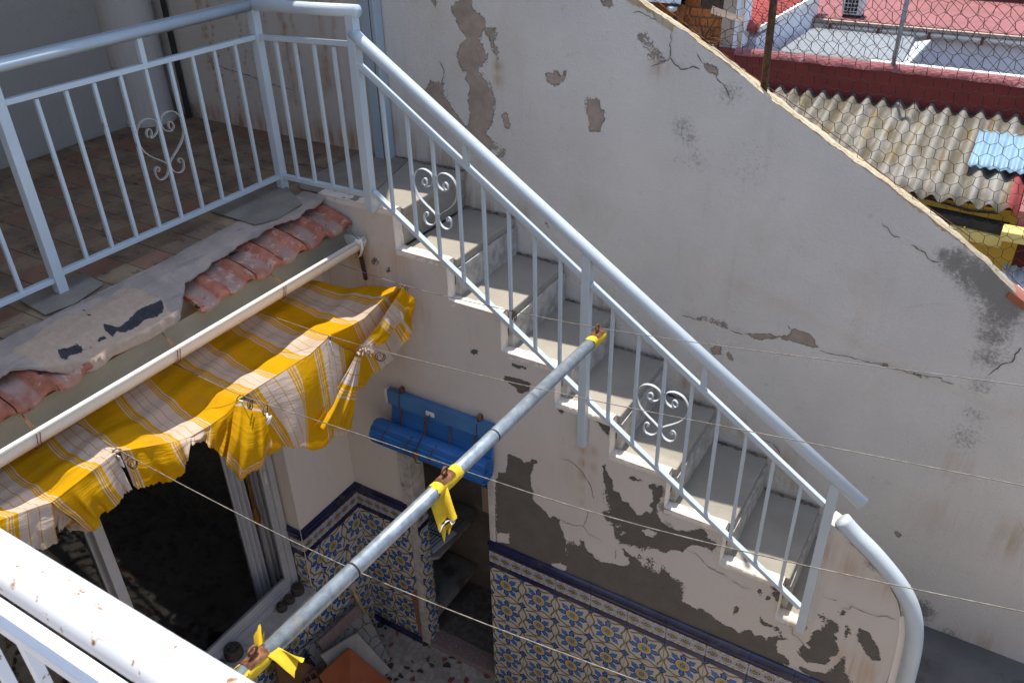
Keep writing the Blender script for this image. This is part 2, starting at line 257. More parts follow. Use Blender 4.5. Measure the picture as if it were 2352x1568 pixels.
D['SIDE_PEEL'] = [[[0.426,-1.99],[0.468,-1.734],[0.482,-1.325],[0.498,-1.295],[0.502,-1.272],[0.539,-1.259],[0.555,-1.206],[0.559,-1.13],[0.599,-1.129],[0.632,-1.131],[0.646,-1.147],[0.683,-1.126],[0.686,-1.109],[0.722,-1.102],[0.72,-1.118],[0.702,-1.131],[0.697,-1.178],[0.682,-1.205],[0.684,-1.236],[0.689,-1.288],[0.701,-1.31],[0.693,-1.363],[0.733,-1.383],[0.759,-1.399],[0.775,-1.419],[0.794,-1.438],[0.797,-1.412],[0.827,-1.414],[0.845,-1.417],[0.841,-1.449],[0.86,-1.491],[0.875,-1.529],[0.887,-1.555],[0.924,-1.528],[0.931,-1.544],[0.959,-1.541],[0.957,-1.491],[0.976,-1.498],[0.986,-1.536],[0.996,-1.554],[1.025,-1.544],[0.997,-1.554],[1.022,-1.551],[1.028,-1.573],[1.054,-1.579],[1.075,-1.588],[1.109,-1.569],[1.144,-1.558],[1.169,-1.557],[1.212,-1.537],[1.214,-1.495],[1.213,-1.483],[1.189,-1.477],[1.177,-1.445],[1.179,-1.432],[1.197,-1.454],[1.232,-1.467],[1.261,-1.47],[1.272,-1.49],[1.291,-1.495],[1.319,-1.483],[1.339,-1.504],[1.367,-1.501],[1.37,-1.474],[1.37,-1.447],[1.382,-1.452],[1.379,-1.47],[1.412,-1.477],[1.418,-1.498],[1.442,-1.501],[1.465,-1.501],[1.481,-1.526],[1.48,-1.571],[1.481,-1.628],[1.518,-1.626],[1.551,-1.639],[1.581,-1.615],[1.694,-1.667],[1.716,-1.659],[1.761,-1.672],[1.781,-1.642],[1.809,-1.625],[1.823,-1.656],[1.859,-1.628],[1.874,-1.652],[1.885,-1.646],[1.881,-1.62],[1.909,-1.608],[1.928,-1.584],[1.959,-1.593],[1.926,-1.62],[1.922,-1.645],[1.937,-1.693],[1.968,-1.701],[1.992,-1.714],[1.989,-1.74],[1.952,-1.747],[2.014,-1.758],[2.056,-1.788],[2.102,-1.84],[1.007,-1.882]],[[1.055,-0.992],[1.069,-0.981],[1.066,-1.015],[1.08,-1.02],[1.105,-1.054],[1.112,-1.107],[1.14,-1.112],[1.157,-1.15],[1.189,-1.152],[1.214,-1.175],[1.234,-1.201],[1.257,-1.193],[1.277,-1.157],[1.296,-1.171],[1.307,-1.132],[1.288,-1.123],[1.304,-1.088],[1.301,-1.056],[1.295,-1.026],[1.277,-1.023],[1.275,-1.001],[1.301,-0.99],[1.311,-1.007],[1.333,-0.986],[1.338,-1.017],[1.333,-1.069],[1.318,-1.104],[1.326,-1.145],[1.342,-1.183],[1.375,-1.202],[1.42,-1.203],[1.476,-1.187],[1.511,-1.153],[1.523,-1.141],[1.548,-1.14],[1.556,-1.187],[1.596,-1.189],[1.603,-1.214],[1.585,-1.244],[1.551,-1.241],[1.499,-1.25],[1.468,-1.295],[1.461,-1.317],[1.417,-1.322],[1.375,-1.367],[1.338,-1.357],[1.301,-1.369],[1.266,-1.4],[1.246,-1.385],[1.209,-1.404],[1.185,-1.404],[1.161,-1.416],[1.157,-1.387],[1.136,-1.392],[1.126,-1.348],[1.112,-1.306],[1.09,-1.305],[1.066,-1.262],[1.092,-1.244],[1.099,-1.229],[1.09,-1.204],[1.082,-1.167],[1.074,-1.107],[1.066,-1.071]],[[1.172,-1.008],[1.207,-0.993],[1.244,-0.999],[1.226,-1.009],[1.177,-1.014]],[[1.259,-1.44],[1.274,-1.457],[1.255,-1.461]],[[1.302,-1.448],[1.32,-1.433],[1.325,-1.468],[1.308,-1.464]],[[1.834,-1.306],[1.871,-1.301],[1.907,-1.322],[1.904,-1.397],[1.88,-1.385],[1.86,-1.359],[1.877,-1.339],[1.85,-1.323]],[[1.803,-1.381],[1.814,-1.356],[1.82,-1.372],[1.815,-1.401]],[[1.837,-1.386],[1.853,-1.374],[1.863,-1.389],[1.848,-1.414]],[[1.713,-1.515],[1.738,-1.522],[1.738,-1.55],[1.72,-1.572],[1.724,-1.53]],[[1.829,-1.517],[1.855,-1.541],[1.885,-1.544],[1.889,-1.559],[1.854,-1.563],[1.837,-1.551]],[[1.892,-1.556],[1.911,-1.545],[1.933,-1.565],[1.904,-1.569]],[[2.085,-1.401],[2.111,-1.377],[2.141,-1.38],[2.147,-1.426],[2.131,-1.452],[2.148,-1.468],[2.155,-1.507],[2.17,-1.53],[2.163,-1.568],[2.139,-1.594],[2.147,-1.617],[2.13,-1.645],[2.091,-1.666],[2.053,-1.68],[2.028,-1.656],[2.019,-1.623],[2.027,-1.584],[2.046,-1.588],[2.063,-1.588],[2.041,-1.558],[2.054,-1.528],[2.054,-1.489],[2.064,-1.462],[2.08,-1.457],[2.095,-1.421]],[[2.133,-1.32],[2.14,-1.293],[2.154,-1.307],[2.146,-1.327]],[[2.062,-1.378],[2.083,-1.371],[2.087,-1.384],[2.069,-1.389]],[[2.167,-1.366],[2.18,-1.38],[2.193,-1.398],[2.184,-1.424],[2.184,-1.451],[2.171,-1.427],[2.175,-1.393]],[[2.219,-1.36],[2.262,-1.36],[2.271,-1.39],[2.303,-1.417],[2.317,-1.456],[2.322,-1.485],[2.305,-1.512],[2.266,-1.479],[2.224,-1.42],[2.218,-1.398],[2.226,-1.377]],[[2.03,-1.718],[2.082,-1.723],[2.143,-1.699],[2.172,-1.64],[2.175,-1.616],[2.195,-1.553],[2.21,-1.637],[2.248,-1.691],[2.262,-1.727],[2.121,-1.826],[2.084,-1.757],[2.049,-1.746]],[[1.921,-1.489],[1.964,-1.485],[1.972,-1.491],[1.948,-1.5]],[[2,-1.482],[2.026,-1.471],[2.022,-1.488]],[[0.558,-0.675],[0.636,-0.665],[0.689,-0.671],[0.681,-0.714],[0.634,-0.747],[0.604,-0.717],[0.549,-0.703]],[[0.374,-0.589],[0.419,-0.583],[0.401,-0.613],[0.381,-0.611]],[[-0.15,-0.272],[-0.122,-0.253],[-0.115,-0.271],[-0.148,-0.288]],[[-0.067,-0.297],[-0.052,-0.282],[-0.047,-0.307],[-0.065,-0.313]],[[0.595,-0.595],[0.675,-0.592],[0.667,-0.603],[0.598,-0.614]],[[1.01,-0.757],[1.077,-0.755],[1.076,-0.82],[1.043,-0.793]],[[0.817,-0.747],[0.854,-0.758],[0.843,-0.787]]]
D['SIDE_KEEP'] = [[[1.136,-1.313],[1.16,-1.295],[1.151,-1.317]],[[1.262,-1.281],[1.293,-1.254],[1.335,-1.263],[1.315,-1.302],[1.283,-1.306]],[[1.153,-1.347],[1.181,-1.333],[1.168,-1.355]],[[0.475,-1.691],[0.555,-1.654],[0.553,-1.73],[0.475,-1.755]],[[0.878,-1.591],[0.888,-1.621],[0.886,-1.628]],[[0.791,-1.745],[0.846,-1.71],[0.89,-1.714],[0.886,-1.747],[0.834,-1.769]]]
D['SIDE_CRACK'] = [[[0.841,-1.034],[0.885,-1.031],[0.92,-1.042],[0.951,-1.064],[0.982,-1.106],[1.004,-1.137],[1.018,-1.204]],[[0.845,-1.417],[0.882,-1.421],[0.937,-1.411],[0.973,-1.396],[1.005,-1.436],[1.064,-1.44]],[[0.973,-1.396],[0.985,-1.352],[0.996,-1.287]],[[1.486,-1.298],[1.526,-1.295],[1.57,-1.34],[1.619,-1.352],[1.671,-1.354]],[[1.688,-1.371],[1.72,-1.374],[1.739,-1.388],[1.779,-1.374]],[[1.143,-1.45],[1.145,-1.531]],[[2.049,-1.256],[2.08,-1.259],[2.115,-1.249]],[[2.143,-1.273],[2.164,-1.276],[2.169,-1.253],[2.203,-1.256],[2.239,-1.257],[2.27,-1.253],[2.298,-1.234],[2.334,-1.237]],[[1.971,-1.503],[1.98,-1.541],[2.01,-1.549],[2.025,-1.573],[2.034,-1.584]]]
D['SIDE_RUST'] = [[0.93,-0.938,0.012,1],[0.962,-0.945,0.02,0.9],[0.964,-1.018,0.022,0.9],[0.962,-1.094,0.025,0.7],[0.96,-1.172,0.025,0.6],[0.962,-1.25,0.025,0.4],[1.004,-0.928,0.02,0.5],[1.009,-1.024,0.02,0.4],[0.908,-1.118,0.1,0.15],[-0.211,-0.294,0.06,0.8],[-0.154,-0.397,0.08,0.7],[0.012,-0.24,0.05,0.4],[0.106,-0.469,0.05,0.4],[-0.086,-0.708,0.07,0.3],[2.062,-1.025,0.05,0.6],[2.11,-1.057,0.05,0.5],[2.27,-1.097,0.04,0.4],[2.254,-1.596,0.08,0.7]]
D['HEART'] = [[-0.0382,-0.5417],[-0.031,-0.5471],[-0.0196,-0.5414],[-0.0152,-0.5272],[-0.0196,-0.5162],[-0.0292,-0.5149],[-0.038,-0.5259],[-0.0369,-0.5413],[-0.0253,-0.5498],[-0.005,-0.5456],[0.0116,-0.5318],[0.0167,-0.5049],[0.0066,-0.4866],[-0.0159,-0.4759],[-0.0389,-0.4761],[-0.0614,-0.487],[-0.0777,-0.5099],[-0.0842,-0.5375],[-0.0779,-0.5703],[-0.0619,-0.5999],[-0.0349,-0.6256],[-0.0054,-0.6471],[0.0138,-0.6627],[0.0194,-0.6737],[0.0177,-0.6941],[0.0025,-0.7134],[-0.0195,-0.7204],[-0.0371,-0.7122],[-0.0442,-0.6916],[-0.0412,-0.6739],[-0.032,-0.6654],[-0.0227,-0.6701],[-0.0239,-0.6805],[-0.0307,-0.6838]]
D['END_RAIL'] = [[2.055,-0.853],[2.109,-0.9],[2.184,-0.955],[2.26,-1.022],[2.317,-1.082],[2.363,-1.151],[2.399,-1.242],[2.421,-1.358],[2.433,-1.498],[2.443,-1.675]]
D['STRIPE'] = [-0.3047,0.2812,0.135]
D['LINES'] = [[[-0.261,-0.15,-0.234],[-0.11,-0.15,-0.241],[0.131,-0.15,-0.255],[0.427,-0.15,-0.244],[0.681,-0.15,-0.227],[1.068,-0.15,-0.198],[1.461,-0.15,-0.14],[1.834,-0.15,-0.082],[2.16,-0.15,-0.029],[2.452,-0.15,0.016]],[[-0.253,-0.62,-0.254],[-0.036,-0.62,-0.254],[0.136,-0.62,-0.257],[0.344,-0.62,-0.249],[0.765,-0.62,-0.214],[1.136,-0.62,-0.175],[1.463,-0.62,-0.134],[1.766,-0.62,-0.089],[2.126,-0.62,-0.04],[2.486,-0.62,0.009]],[[-0.278,-1.04,-0.271],[-0.106,-1.04,-0.288],[0.092,-1.04,-0.308],[0.591,-1.04,-0.255],[1.156,-1.04,-0.236],[1.544,-1.04,-0.202],[1.909,-1.04,-0.141],[2.217,-1.04,-0.078],[2.519,-1.04,-0.009]],[[-0.251,-1.46,-0.268],[-0.064,-1.46,-0.312],[0.369,-1.46,-0.329],[0.9,-1.46,-0.345],[1.416,-1.46,-0.289],[1.832,-1.46,-0.226]]]
D['RIDGE'] = [[-0.066,-1.947,-0.26,-1.932],[-0.066,-1.864,-0.287,-1.859],[-0.066,-1.735,-0.331,-1.732],[-0.066,-1.711,-0.341,-1.708],[-0.066,-1.638,-0.333,-1.636],[-0.066,-1.546,-0.323,-1.547],[-0.066,-1.475,-0.317,-1.468],[-0.063,-1.453,-0.317,-1.441],[-0.054,-1.43,-0.326,-1.412],[-0.027,-1.358,-0.348,-1.338],[-0,-1.283,-0.371,-1.257],[0.015,-1.235,-0.377,-1.199],[0.037,-1.16,-0.367,-1.124],[0.054,-1.099,-0.352,-1.074],[0.068,-1.044,-0.318,-1.034],[0.075,-1.001,-0.313,-1],[0.093,-0.9,-0.304,-0.867],[0.105,-0.828,-0.298,-0.789],[0.115,-0.764,-0.292,-0.721],[0.122,-0.72,-0.29,-0.668],[0.13,-0.668,-0.273,-0.611],[0.136,-0.624,-0.261,-0.566],[0.137,-0.571,-0.265,-0.518],[0.136,-0.48,-0.279,-0.44],[0.136,-0.406,-0.285,-0.362],[0.135,-0.283,-0.261,-0.287],[0.135,-0.201,-0.257,-0.264],[0.134,-0.149,-0.261,-0.25]]
D['FLAPS'] = [{'T':[[-0.063,-1.948,-0.257,-1.932],[-0.063,-1.865,-0.285,-1.859],[-0.063,-1.736,-0.328,-1.732],[-0.063,-1.713,-0.338,-1.708]],'B':[[-0.046,-1.993,-0.353],[-0.046,-1.89,-0.402],[-0.046,-1.824,-0.438],[-0.046,-1.75,-0.477]],'b':0.01,'rot':None},{'T':[[-0.086,-1.704,-0.363,-1.733],[-0.086,-1.631,-0.551,-1.759]],'B':[[-0.086,-1.724,-0.45],[-0.086,-1.67,-0.505]],'b':0,'rot':None},{'T':[[-0.062,-1.713,-0.337,-1.708],[-0.062,-1.639,-0.329,-1.636],[-0.062,-1.548,-0.32,-1.547],[-0.062,-1.477,-0.314,-1.468]],'B':[[-0.036,-1.655,-0.513],[-0.036,-1.608,-0.508],[-0.036,-1.605,-0.477],[-0.036,-1.515,-0.474],[-0.036,-1.468,-0.452]],'b':0.015,'rot':None},{'T':[[-0.059,-1.455,-0.316,-1.439],[-0.05,-1.432,-0.323,-1.412],[0.004,-1.285,-0.368,-1.257],[0.019,-1.238,-0.375,-1.199]],'B':[[-0.033,-1.464,-0.454],[-0.024,-1.372,-0.508],[0.03,-1.307,-0.484],[0.045,-1.268,-0.387]],'b':0.02,'rot':None},{'T':[[0.018,-1.237,-0.376,-1.199],[0.04,-1.162,-0.366,-1.124],[0.057,-1.102,-0.351,-1.074],[0.07,-1.05,-0.317,-1.037]],'B':[[0.03,-1.249,-0.388],[0.052,-1.207,-0.415],[0.069,-1.177,-0.476],[0.082,-1.161,-0.513]],'b':0,'rot':None},{'T':[[0.074,-1.064,-0.312,0.95],[0.08,-1.04,-0.314,0.75],[0.092,-0.989,-0.366,0.55],[0.099,-0.957,-0.404,0.35]],'B':[[0.114,-1.194,-0.488],[0.12,-1.158,-0.57],[0.132,-1.073,-0.58],[0.139,-0.996,-0.532]],'b':0.075,'rot':[0.95,0.35]},{'T':[[0.079,-1.005,-0.311,-1],[0.097,-0.903,-0.303,-0.911],[0.119,-0.768,-0.29,-0.822],[0.126,-0.724,-0.289,-0.733],[0.14,-0.629,-0.261,-0.644],[0.141,-0.553,-0.35,-0.555],[0.14,-0.477,-0.419,-0.466]],'B':[[0.105,-1.028,-0.578],[0.123,-0.997,-0.583],[0.145,-0.933,-0.574],[0.152,-0.81,-0.674],[0.166,-0.728,-0.684],[0.167,-0.661,-0.698],[0.166,-0.602,-0.712]],'b':0.05,'rot':None},{'T':[[0.166,-0.521,-0.398,0.1],[0.166,-0.49,-0.425,0.75]],'B':[[0.196,-0.829,-0.536],[0.196,-0.721,-0.612],[0.196,-0.634,-0.692]],'b':0.03,'rot':[0.1,0.75]},{'T':[[0.133,-0.607,-0.257,-0.554],[0.132,-0.476,-0.284,-0.44],[0.132,-0.402,-0.29,-0.362],[0.131,-0.279,-0.267,-0.287],[0.13,-0.145,-0.268,-0.25]],'B':[[0.117,-0.538,-0.562],[0.116,-0.445,-0.606],[0.116,-0.229,-0.598],[0.115,-0.095,-0.549],[0.114,-0.042,-0.393]],'b':-0.02,'rot':None},{'T':[[0.156,-0.487,-0.384,-0.698],[0.155,-0.352,-0.344,-0.45],[0.154,-0.168,-0.251,-0.202]],'B':[[0.166,-0.454,-0.428],[0.165,-0.338,-0.435],[0.164,-0.094,-0.345]],'b':0.01,'rot':None},{'T':[[0.171,-0.43,-0.387,-0.952],[0.171,-0.496,-0.377,-0.927]],'B':[[0.176,-0.439,-0.438],[0.176,-0.525,-0.38]],'b':0.005,'rot':None}]
D['RINGS'] = [[0.135,-0.15,-0.26],[0.154,-0.15,-0.255],[0.696,-0.15,-0.229],[0.132,-0.62,-0.265],[0.283,-0.62,-0.268],[0.387,-0.62,-0.257],[0.073,-1.04,-0.305],[0.117,-1.04,-0.307],[0.196,-1.04,-0.307],[-0.074,-1.46,-0.314],[-0.047,-1.46,-0.315],[0.001,-1.46,-0.323]]
D['SHEET'] = [[[-0.325,-1.932,-0.297,-1.932],[-0.285,-1.94,-0.291,-1.932],[-0.25,-1.945,-0.288,-1.932],[-0.215,-1.948,-0.287,-1.932],[-0.178,-1.95,-0.283,-1.932],[-0.14,-1.952,-0.274,-1.932],[-0.124,-1.949,-0.275,-1.932],[-0.105,-1.948,-0.272,-1.932],[-0.086,-1.947,-0.267,-1.932],[-0.066,-1.947,-0.26,-1.932]],[[-0.325,-1.859,-0.297,-1.859],[-0.285,-1.866,-0.294,-1.859],[-0.25,-1.87,-0.295,-1.859],[-0.215,-1.872,-0.298,-1.859],[-0.178,-1.872,-0.298,-1.859],[-0.14,-1.873,-0.293,-1.859],[-0.124,-1.869,-0.297,-1.859],[-0.105,-1.866,-0.295,-1.859],[-0.086,-1.865,-0.292,-1.859],[-0.066,-1.864,-0.287,-1.859]],[[-0.325,-1.732,-0.297,-1.732],[-0.285,-1.739,-0.299,-1.732],[-0.25,-1.743,-0.306,-1.732],[-0.215,-1.744,-0.316,-1.732],[-0.178,-1.744,-0.323,-1.732],[-0.14,-1.745,-0.322,-1.732],[-0.124,-1.74,-0.331,-1.732],[-0.105,-1.738,-0.333,-1.732],[-0.086,-1.736,-0.333,-1.732],[-0.066,-1.735,-0.331,-1.732]],[[-0.325,-1.708,-0.297,-1.708],[-0.285,-1.716,-0.3,-1.708],[-0.25,-1.72,-0.309,-1.708],[-0.215,-1.721,-0.32,-1.708],[-0.178,-1.721,-0.328,-1.708],[-0.14,-1.722,-0.329,-1.708],[-0.124,-1.717,-0.339,-1.708],[-0.105,-1.714,-0.342,-1.708],[-0.086,-1.713,-0.342,-1.708],[-0.066,-1.711,-0.341,-1.708]],[[-0.325,-1.636,-0.297,-1.636],[-0.285,-1.644,-0.3,-1.636],[-0.25,-1.648,-0.307,-1.636],[-0.215,-1.649,-0.317,-1.636],[-0.178,-1.648,-0.324,-1.636],[-0.14,-1.649,-0.324,-1.636],[-0.124,-1.644,-0.333,-1.636],[-0.105,-1.641,-0.335,-1.636],[-0.086,-1.639,-0.335,-1.636],[-0.066,-1.638,-0.333,-1.636]],[[-0.325,-1.547,-0.297,-1.547],[-0.285,-1.555,-0.298,-1.547],[-0.25,-1.559,-0.304,-1.547],[-0.215,-1.559,-0.313,-1.547],[-0.178,-1.558,-0.319,-1.547],[-0.14,-1.559,-0.317,-1.547],[-0.124,-1.553,-0.325,-1.547],[-0.105,-1.55,-0.327,-1.547],[-0.086,-1.548,-0.326,-1.547],[-0.066,-1.546,-0.323,-1.547]],[[-0.325,-1.468,-0.297,-1.468],[-0.285,-1.478,-0.298,-1.468],[-0.25,-1.483,-0.303,-1.468],[-0.215,-1.484,-0.311,-1.468],[-0.178,-1.484,-0.316,-1.468],[-0.14,-1.486,-0.314,-1.468],[-0.124,-1.48,-0.321,-1.468],[-0.105,-1.478,-0.322,-1.468],[-0.086,-1.476,-0.32,-1.468],[-0.066,-1.475,-0.317,-1.468]],[[-0.325,-1.441,-0.297,-1.441],[-0.285,-1.451,-0.298,-1.441],[-0.25,-1.457,-0.304,-1.441],[-0.215,-1.459,-0.312,-1.441],[-0.178,-1.46,-0.317,-1.441],[-0.14,-1.462,-0.315,-1.441],[-0.123,-1.456,-0.322,-1.441],[-0.104,-1.455,-0.322,-1.441],[-0.084,-1.454,-0.321,-1.441],[-0.063,-1.453,-0.317,-1.441]],[[-0.325,-1.412,-0.297,-1.412],[-0.285,-1.423,-0.3,-1.412],[-0.25,-1.428,-0.308,-1.412],[-0.215,-1.43,-0.318,-1.412],[-0.178,-1.431,-0.326,-1.412],[-0.14,-1.434,-0.326,-1.412],[-0.121,-1.43,-0.333,-1.412],[-0.099,-1.429,-0.333,-1.412],[-0.078,-1.429,-0.331,-1.412],[-0.054,-1.43,-0.326,-1.412]],[[-0.325,-1.338,-0.297,-1.338],[-0.285,-1.347,-0.305,-1.338],[-0.25,-1.351,-0.318,-1.338],[-0.215,-1.351,-0.336,-1.338],[-0.178,-1.35,-0.349,-1.338],[-0.14,-1.351,-0.355,-1.338],[-0.115,-1.348,-0.362,-1.338],[-0.087,-1.35,-0.36,-1.338],[-0.058,-1.354,-0.355,-1.338],[-0.027,-1.358,-0.348,-1.338]],[[-0.325,-1.257,-0.297,-1.257],[-0.285,-1.265,-0.311,-1.257],[-0.25,-1.268,-0.33,-1.257],[-0.215,-1.266,-0.354,-1.257],[-0.178,-1.264,-0.374,-1.257],[-0.14,-1.263,-0.386,-1.257],[-0.109,-1.262,-0.393,-1.257],[-0.074,-1.268,-0.389,-1.257],[-0.039,-1.274,-0.382,-1.257],[-0,-1.283,-0.371,-1.257]],[[-0.325,-1.199,-0.297,-1.199],[-0.285,-1.208,-0.313,-1.199],[-0.25,-1.21,-0.334,-1.199],[-0.215,-1.208,-0.361,-1.199],[-0.178,-1.205,-0.385,-1.199],[-0.14,-1.204,-0.4,-1.199],[-0.106,-1.205,-0.406,-1.199],[-0.066,-1.213,-0.4,-1.199],[-0.027,-1.223,-0.39,-1.199],[0.015,-1.235,-0.377,-1.199]],[[-0.325,-1.124,-0.297,-1.124],[-0.285,-1.131,-0.314,-1.124],[-0.25,-1.131,-0.336,-1.124],[-0.215,-1.127,-0.365,-1.124],[-0.178,-1.121,-0.39,-1.124],[-0.14,-1.118,-0.405,-1.124],[-0.101,-1.121,-0.408,-1.124],[-0.056,-1.131,-0.399,-1.124],[-0.011,-1.144,-0.385,-1.124],[0.037,-1.16,-0.367,-1.124]],[[-0.325,-1.074,-0.297,-1.074],[-0.285,-1.078,-0.313,-1.074],[-0.25,-1.075,-0.336,-1.074],[-0.215,-1.067,-0.364,-1.074],[-0.178,-1.057,-0.389,-1.074],[-0.14,-1.051,-0.404,-1.074],[-0.097,-1.054,-0.404,-1.074],[-0.048,-1.066,-0.391,-1.074],[0.001,-1.081,-0.374,-1.074],[0.054,-1.099,-0.352,-1.074]],[[-0.325,-1.034,-0.297,-1.034],[-0.285,-1.035,-0.311,-1.034],[-0.25,-1.029,-0.33,-1.034],[-0.215,-1.016,-0.354,-1.034],[-0.178,-1.002,-0.375,-1.034],[-0.14,-0.992,-0.388,-1.034],[-0.094,-0.995,-0.383,-1.034],[-0.042,-1.008,-0.366,-1.034],[0.011,-1.024,-0.344,-1.034],[0.068,-1.044,-0.318,-1.034]],[[-0.325,-1,-0.297,-1],[-0.285,-0.999,-0.311,-1],[-0.25,-0.991,-0.33,-1],[-0.215,-0.975,-0.355,-1],[-0.178,-0.959,-0.376,-1],[-0.14,-0.946,-0.389,-1],[-0.092,-0.949,-0.383,-1],[-0.038,-0.963,-0.364,-1],[0.016,-0.98,-0.341,-1],[0.075,-1.001,-0.313,-1]],[[-0.325,-0.867,-0.297,-0.867],[-0.285,-0.868,-0.312,-0.867],[-0.25,-0.861,-0.332,-0.867],[-0.215,-0.847,-0.358,-0.867],[-0.178,-0.832,-0.38,-0.867],[-0.14,-0.821,-0.394,-0.867],[-0.089,-0.828,-0.385,-0.867],[-0.03,-0.848,-0.363,-0.867],[0.029,-0.872,-0.336,-0.867],[0.093,-0.9,-0.304,-0.867]],[[-0.325,-0.789,-0.297,-0.789],[-0.285,-0.789,-0.312,-0.789],[-0.25,-0.781,-0.333,-0.789],[-0.215,-0.765,-0.359,-0.789],[-0.178,-0.748,-0.382,-0.789],[-0.14,-0.736,-0.396,-0.789],[-0.086,-0.746,-0.386,-0.789],[-0.024,-0.769,-0.361,-0.789],[0.038,-0.796,-0.332,-0.789],[0.105,-0.828,-0.298,-0.789]],[[-0.325,-0.721,-0.297,-0.721],[-0.285,-0.72,-0.312,-0.721],[-0.25,-0.711,-0.333,-0.721],[-0.215,-0.694,-0.36,-0.721],[-0.178,-0.675,-0.384,-0.721],[-0.14,-0.662,-0.398,-0.721],[-0.084,-0.673,-0.386,-0.721],[-0.019,-0.699,-0.36,-0.721],[0.045,-0.728,-0.329,-0.721],[0.115,-0.764,-0.292,-0.721]],[[-0.325,-0.668,-0.297,-0.668],[-0.285,-0.668,-0.313,-0.668],[-0.25,-0.659,-0.335,-0.668],[-0.215,-0.641,-0.362,-0.668],[-0.178,-0.622,-0.386,-0.668],[-0.14,-0.608,-0.401,-0.668],[-0.082,-0.621,-0.389,-0.668],[-0.016,-0.649,-0.361,-0.668],[0.05,-0.682,-0.329,-0.668],[0.122,-0.72,-0.29,-0.668]],[[-0.325,-0.611,-0.297,-0.611],[-0.285,-0.61,-0.312,-0.611],[-0.25,-0.6,-0.332,-0.611],[-0.215,-0.581,-0.358,-0.611],[-0.178,-0.561,-0.38,-0.611],[-0.14,-0.546,-0.394,-0.611],[-0.08,-0.561,-0.378,-0.611],[-0.012,-0.592,-0.348,-0.611],[0.056,-0.626,-0.314,-0.611],[0.13,-0.668,-0.273,-0.611]],[[-0.325,-0.566,-0.297,-0.566],[-0.285,-0.564,-0.311,-0.566],[-0.25,-0.553,-0.33,-0.566],[-0.215,-0.533,-0.355,-0.566],[-0.178,-0.511,-0.376,-0.566],[-0.14,-0.495,-0.388,-0.566],[-0.079,-0.511,-0.372,-0.566],[-0.009,-0.544,-0.34,-0.566],[0.061,-0.581,-0.304,-0.566],[0.136,-0.624,-0.261,-0.566]],[[-0.325,-0.518,-0.297,-0.518],[-0.285,-0.515,-0.311,-0.518],[-0.25,-0.503,-0.331,-0.518],[-0.215,-0.482,-0.357,-0.518],[-0.178,-0.459,-0.379,-0.518],[-0.14,-0.441,-0.392,-0.518],[-0.079,-0.457,-0.375,-0.518],[-0.009,-0.49,-0.344,-0.518],[0.061,-0.527,-0.308,-0.518],[0.137,-0.571,-0.265,-0.518]],[[-0.325,-0.44,-0.297,-0.44],[-0.285,-0.435,-0.313,-0.44],[-0.25,-0.421,-0.335,-0.44],[-0.215,-0.396,-0.362,-0.44],[-0.178,-0.37,-0.386,-0.44],[-0.14,-0.35,-0.401,-0.44],[-0.079,-0.364,-0.387,-0.44],[-0.009,-0.397,-0.356,-0.44],[0.06,-0.435,-0.321,-0.44],[0.136,-0.48,-0.279,-0.44]],[[-0.325,-0.362,-0.297,-0.362],[-0.285,-0.358,-0.314,-0.362],[-0.25,-0.343,-0.336,-0.362],[-0.215,-0.318,-0.364,-0.362],[-0.178,-0.291,-0.39,-0.362],[-0.14,-0.271,-0.405,-0.362],[-0.079,-0.286,-0.391,-0.362],[-0.009,-0.32,-0.361,-0.362],[0.06,-0.359,-0.326,-0.362],[0.136,-0.406,-0.285,-0.362]],[[-0.325,-0.287,-0.297,-0.287],[-0.285,-0.276,-0.31,-0.287],[-0.25,-0.255,-0.329,-0.287],[-0.215,-0.221,-0.354,-0.287],[-0.178,-0.186,-0.375,-0.287],[-0.14,-0.158,-0.387,-0.287],[-0.079,-0.169,-0.371,-0.287],[-0.01,-0.2,-0.339,-0.287],[0.06,-0.238,-0.304,-0.287],[0.135,-0.283,-0.261,-0.287]],[[-0.325,-0.264,-0.297,-0.264],[-0.285,-0.247,-0.31,-0.264],[-0.25,-0.217,-0.328,-0.264],[-0.215,-0.174,-0.351,-0.264],[-0.178,-0.129,-0.371,-0.264],[-0.14,-0.093,-0.383,-0.264],[-0.079,-0.097,-0.366,-0.264],[-0.01,-0.124,-0.335,-0.264],[0.059,-0.159,-0.299,-0.264],[0.135,-0.201,-0.257,-0.264]],[[-0.325,-0.25,-0.297,-0.25],[-0.285,-0.228,-0.31,-0.25],[-0.25,-0.194,-0.328,-0.25],[-0.215,-0.145,-0.352,-0.25],[-0.178,-0.093,-0.373,-0.25],[-0.14,-0.051,-0.385,-0.25],[-0.08,-0.052,-0.369,-0.25],[-0.01,-0.077,-0.338,-0.25],[0.059,-0.109,-0.302,-0.25],[0.134,-0.149,-0.261,-0.25]]]
D['TAR'] = [[[-0.319,-1.232],[-0.29,-1.205],[-0.281,-1.194],[-0.295,-1.144],[-0.31,-1.087],[-0.307,-1.03],[-0.3,-0.995],[-0.257,-1.027],[-0.258,-1.064],[-0.269,-1.094],[-0.259,-1.147],[-0.258,-1.198],[-0.273,-1.218],[-0.257,-1.242],[-0.291,-1.244]],[[-0.317,-1.409],[-0.311,-1.385],[-0.304,-1.35],[-0.288,-1.341],[-0.27,-1.357],[-0.282,-1.4],[-0.266,-1.417],[-0.288,-1.424]],[[-0.287,-1.286],[-0.281,-1.261],[-0.268,-1.265],[-0.27,-1.293]],[[-0.45,-1.218],[-0.438,-1.212],[-0.387,-1.224],[-0.379,-1.237]],[[-0.296,-0.857],[-0.273,-0.796],[-0.249,-0.811],[-0.253,-0.859],[-0.264,-0.878]],[[-0.297,-0.74],[-0.282,-0.704],[-0.253,-0.723],[-0.265,-0.758]],[[-0.267,-1.319],[-0.269,-1.341],[-0.28,-1.321]]]
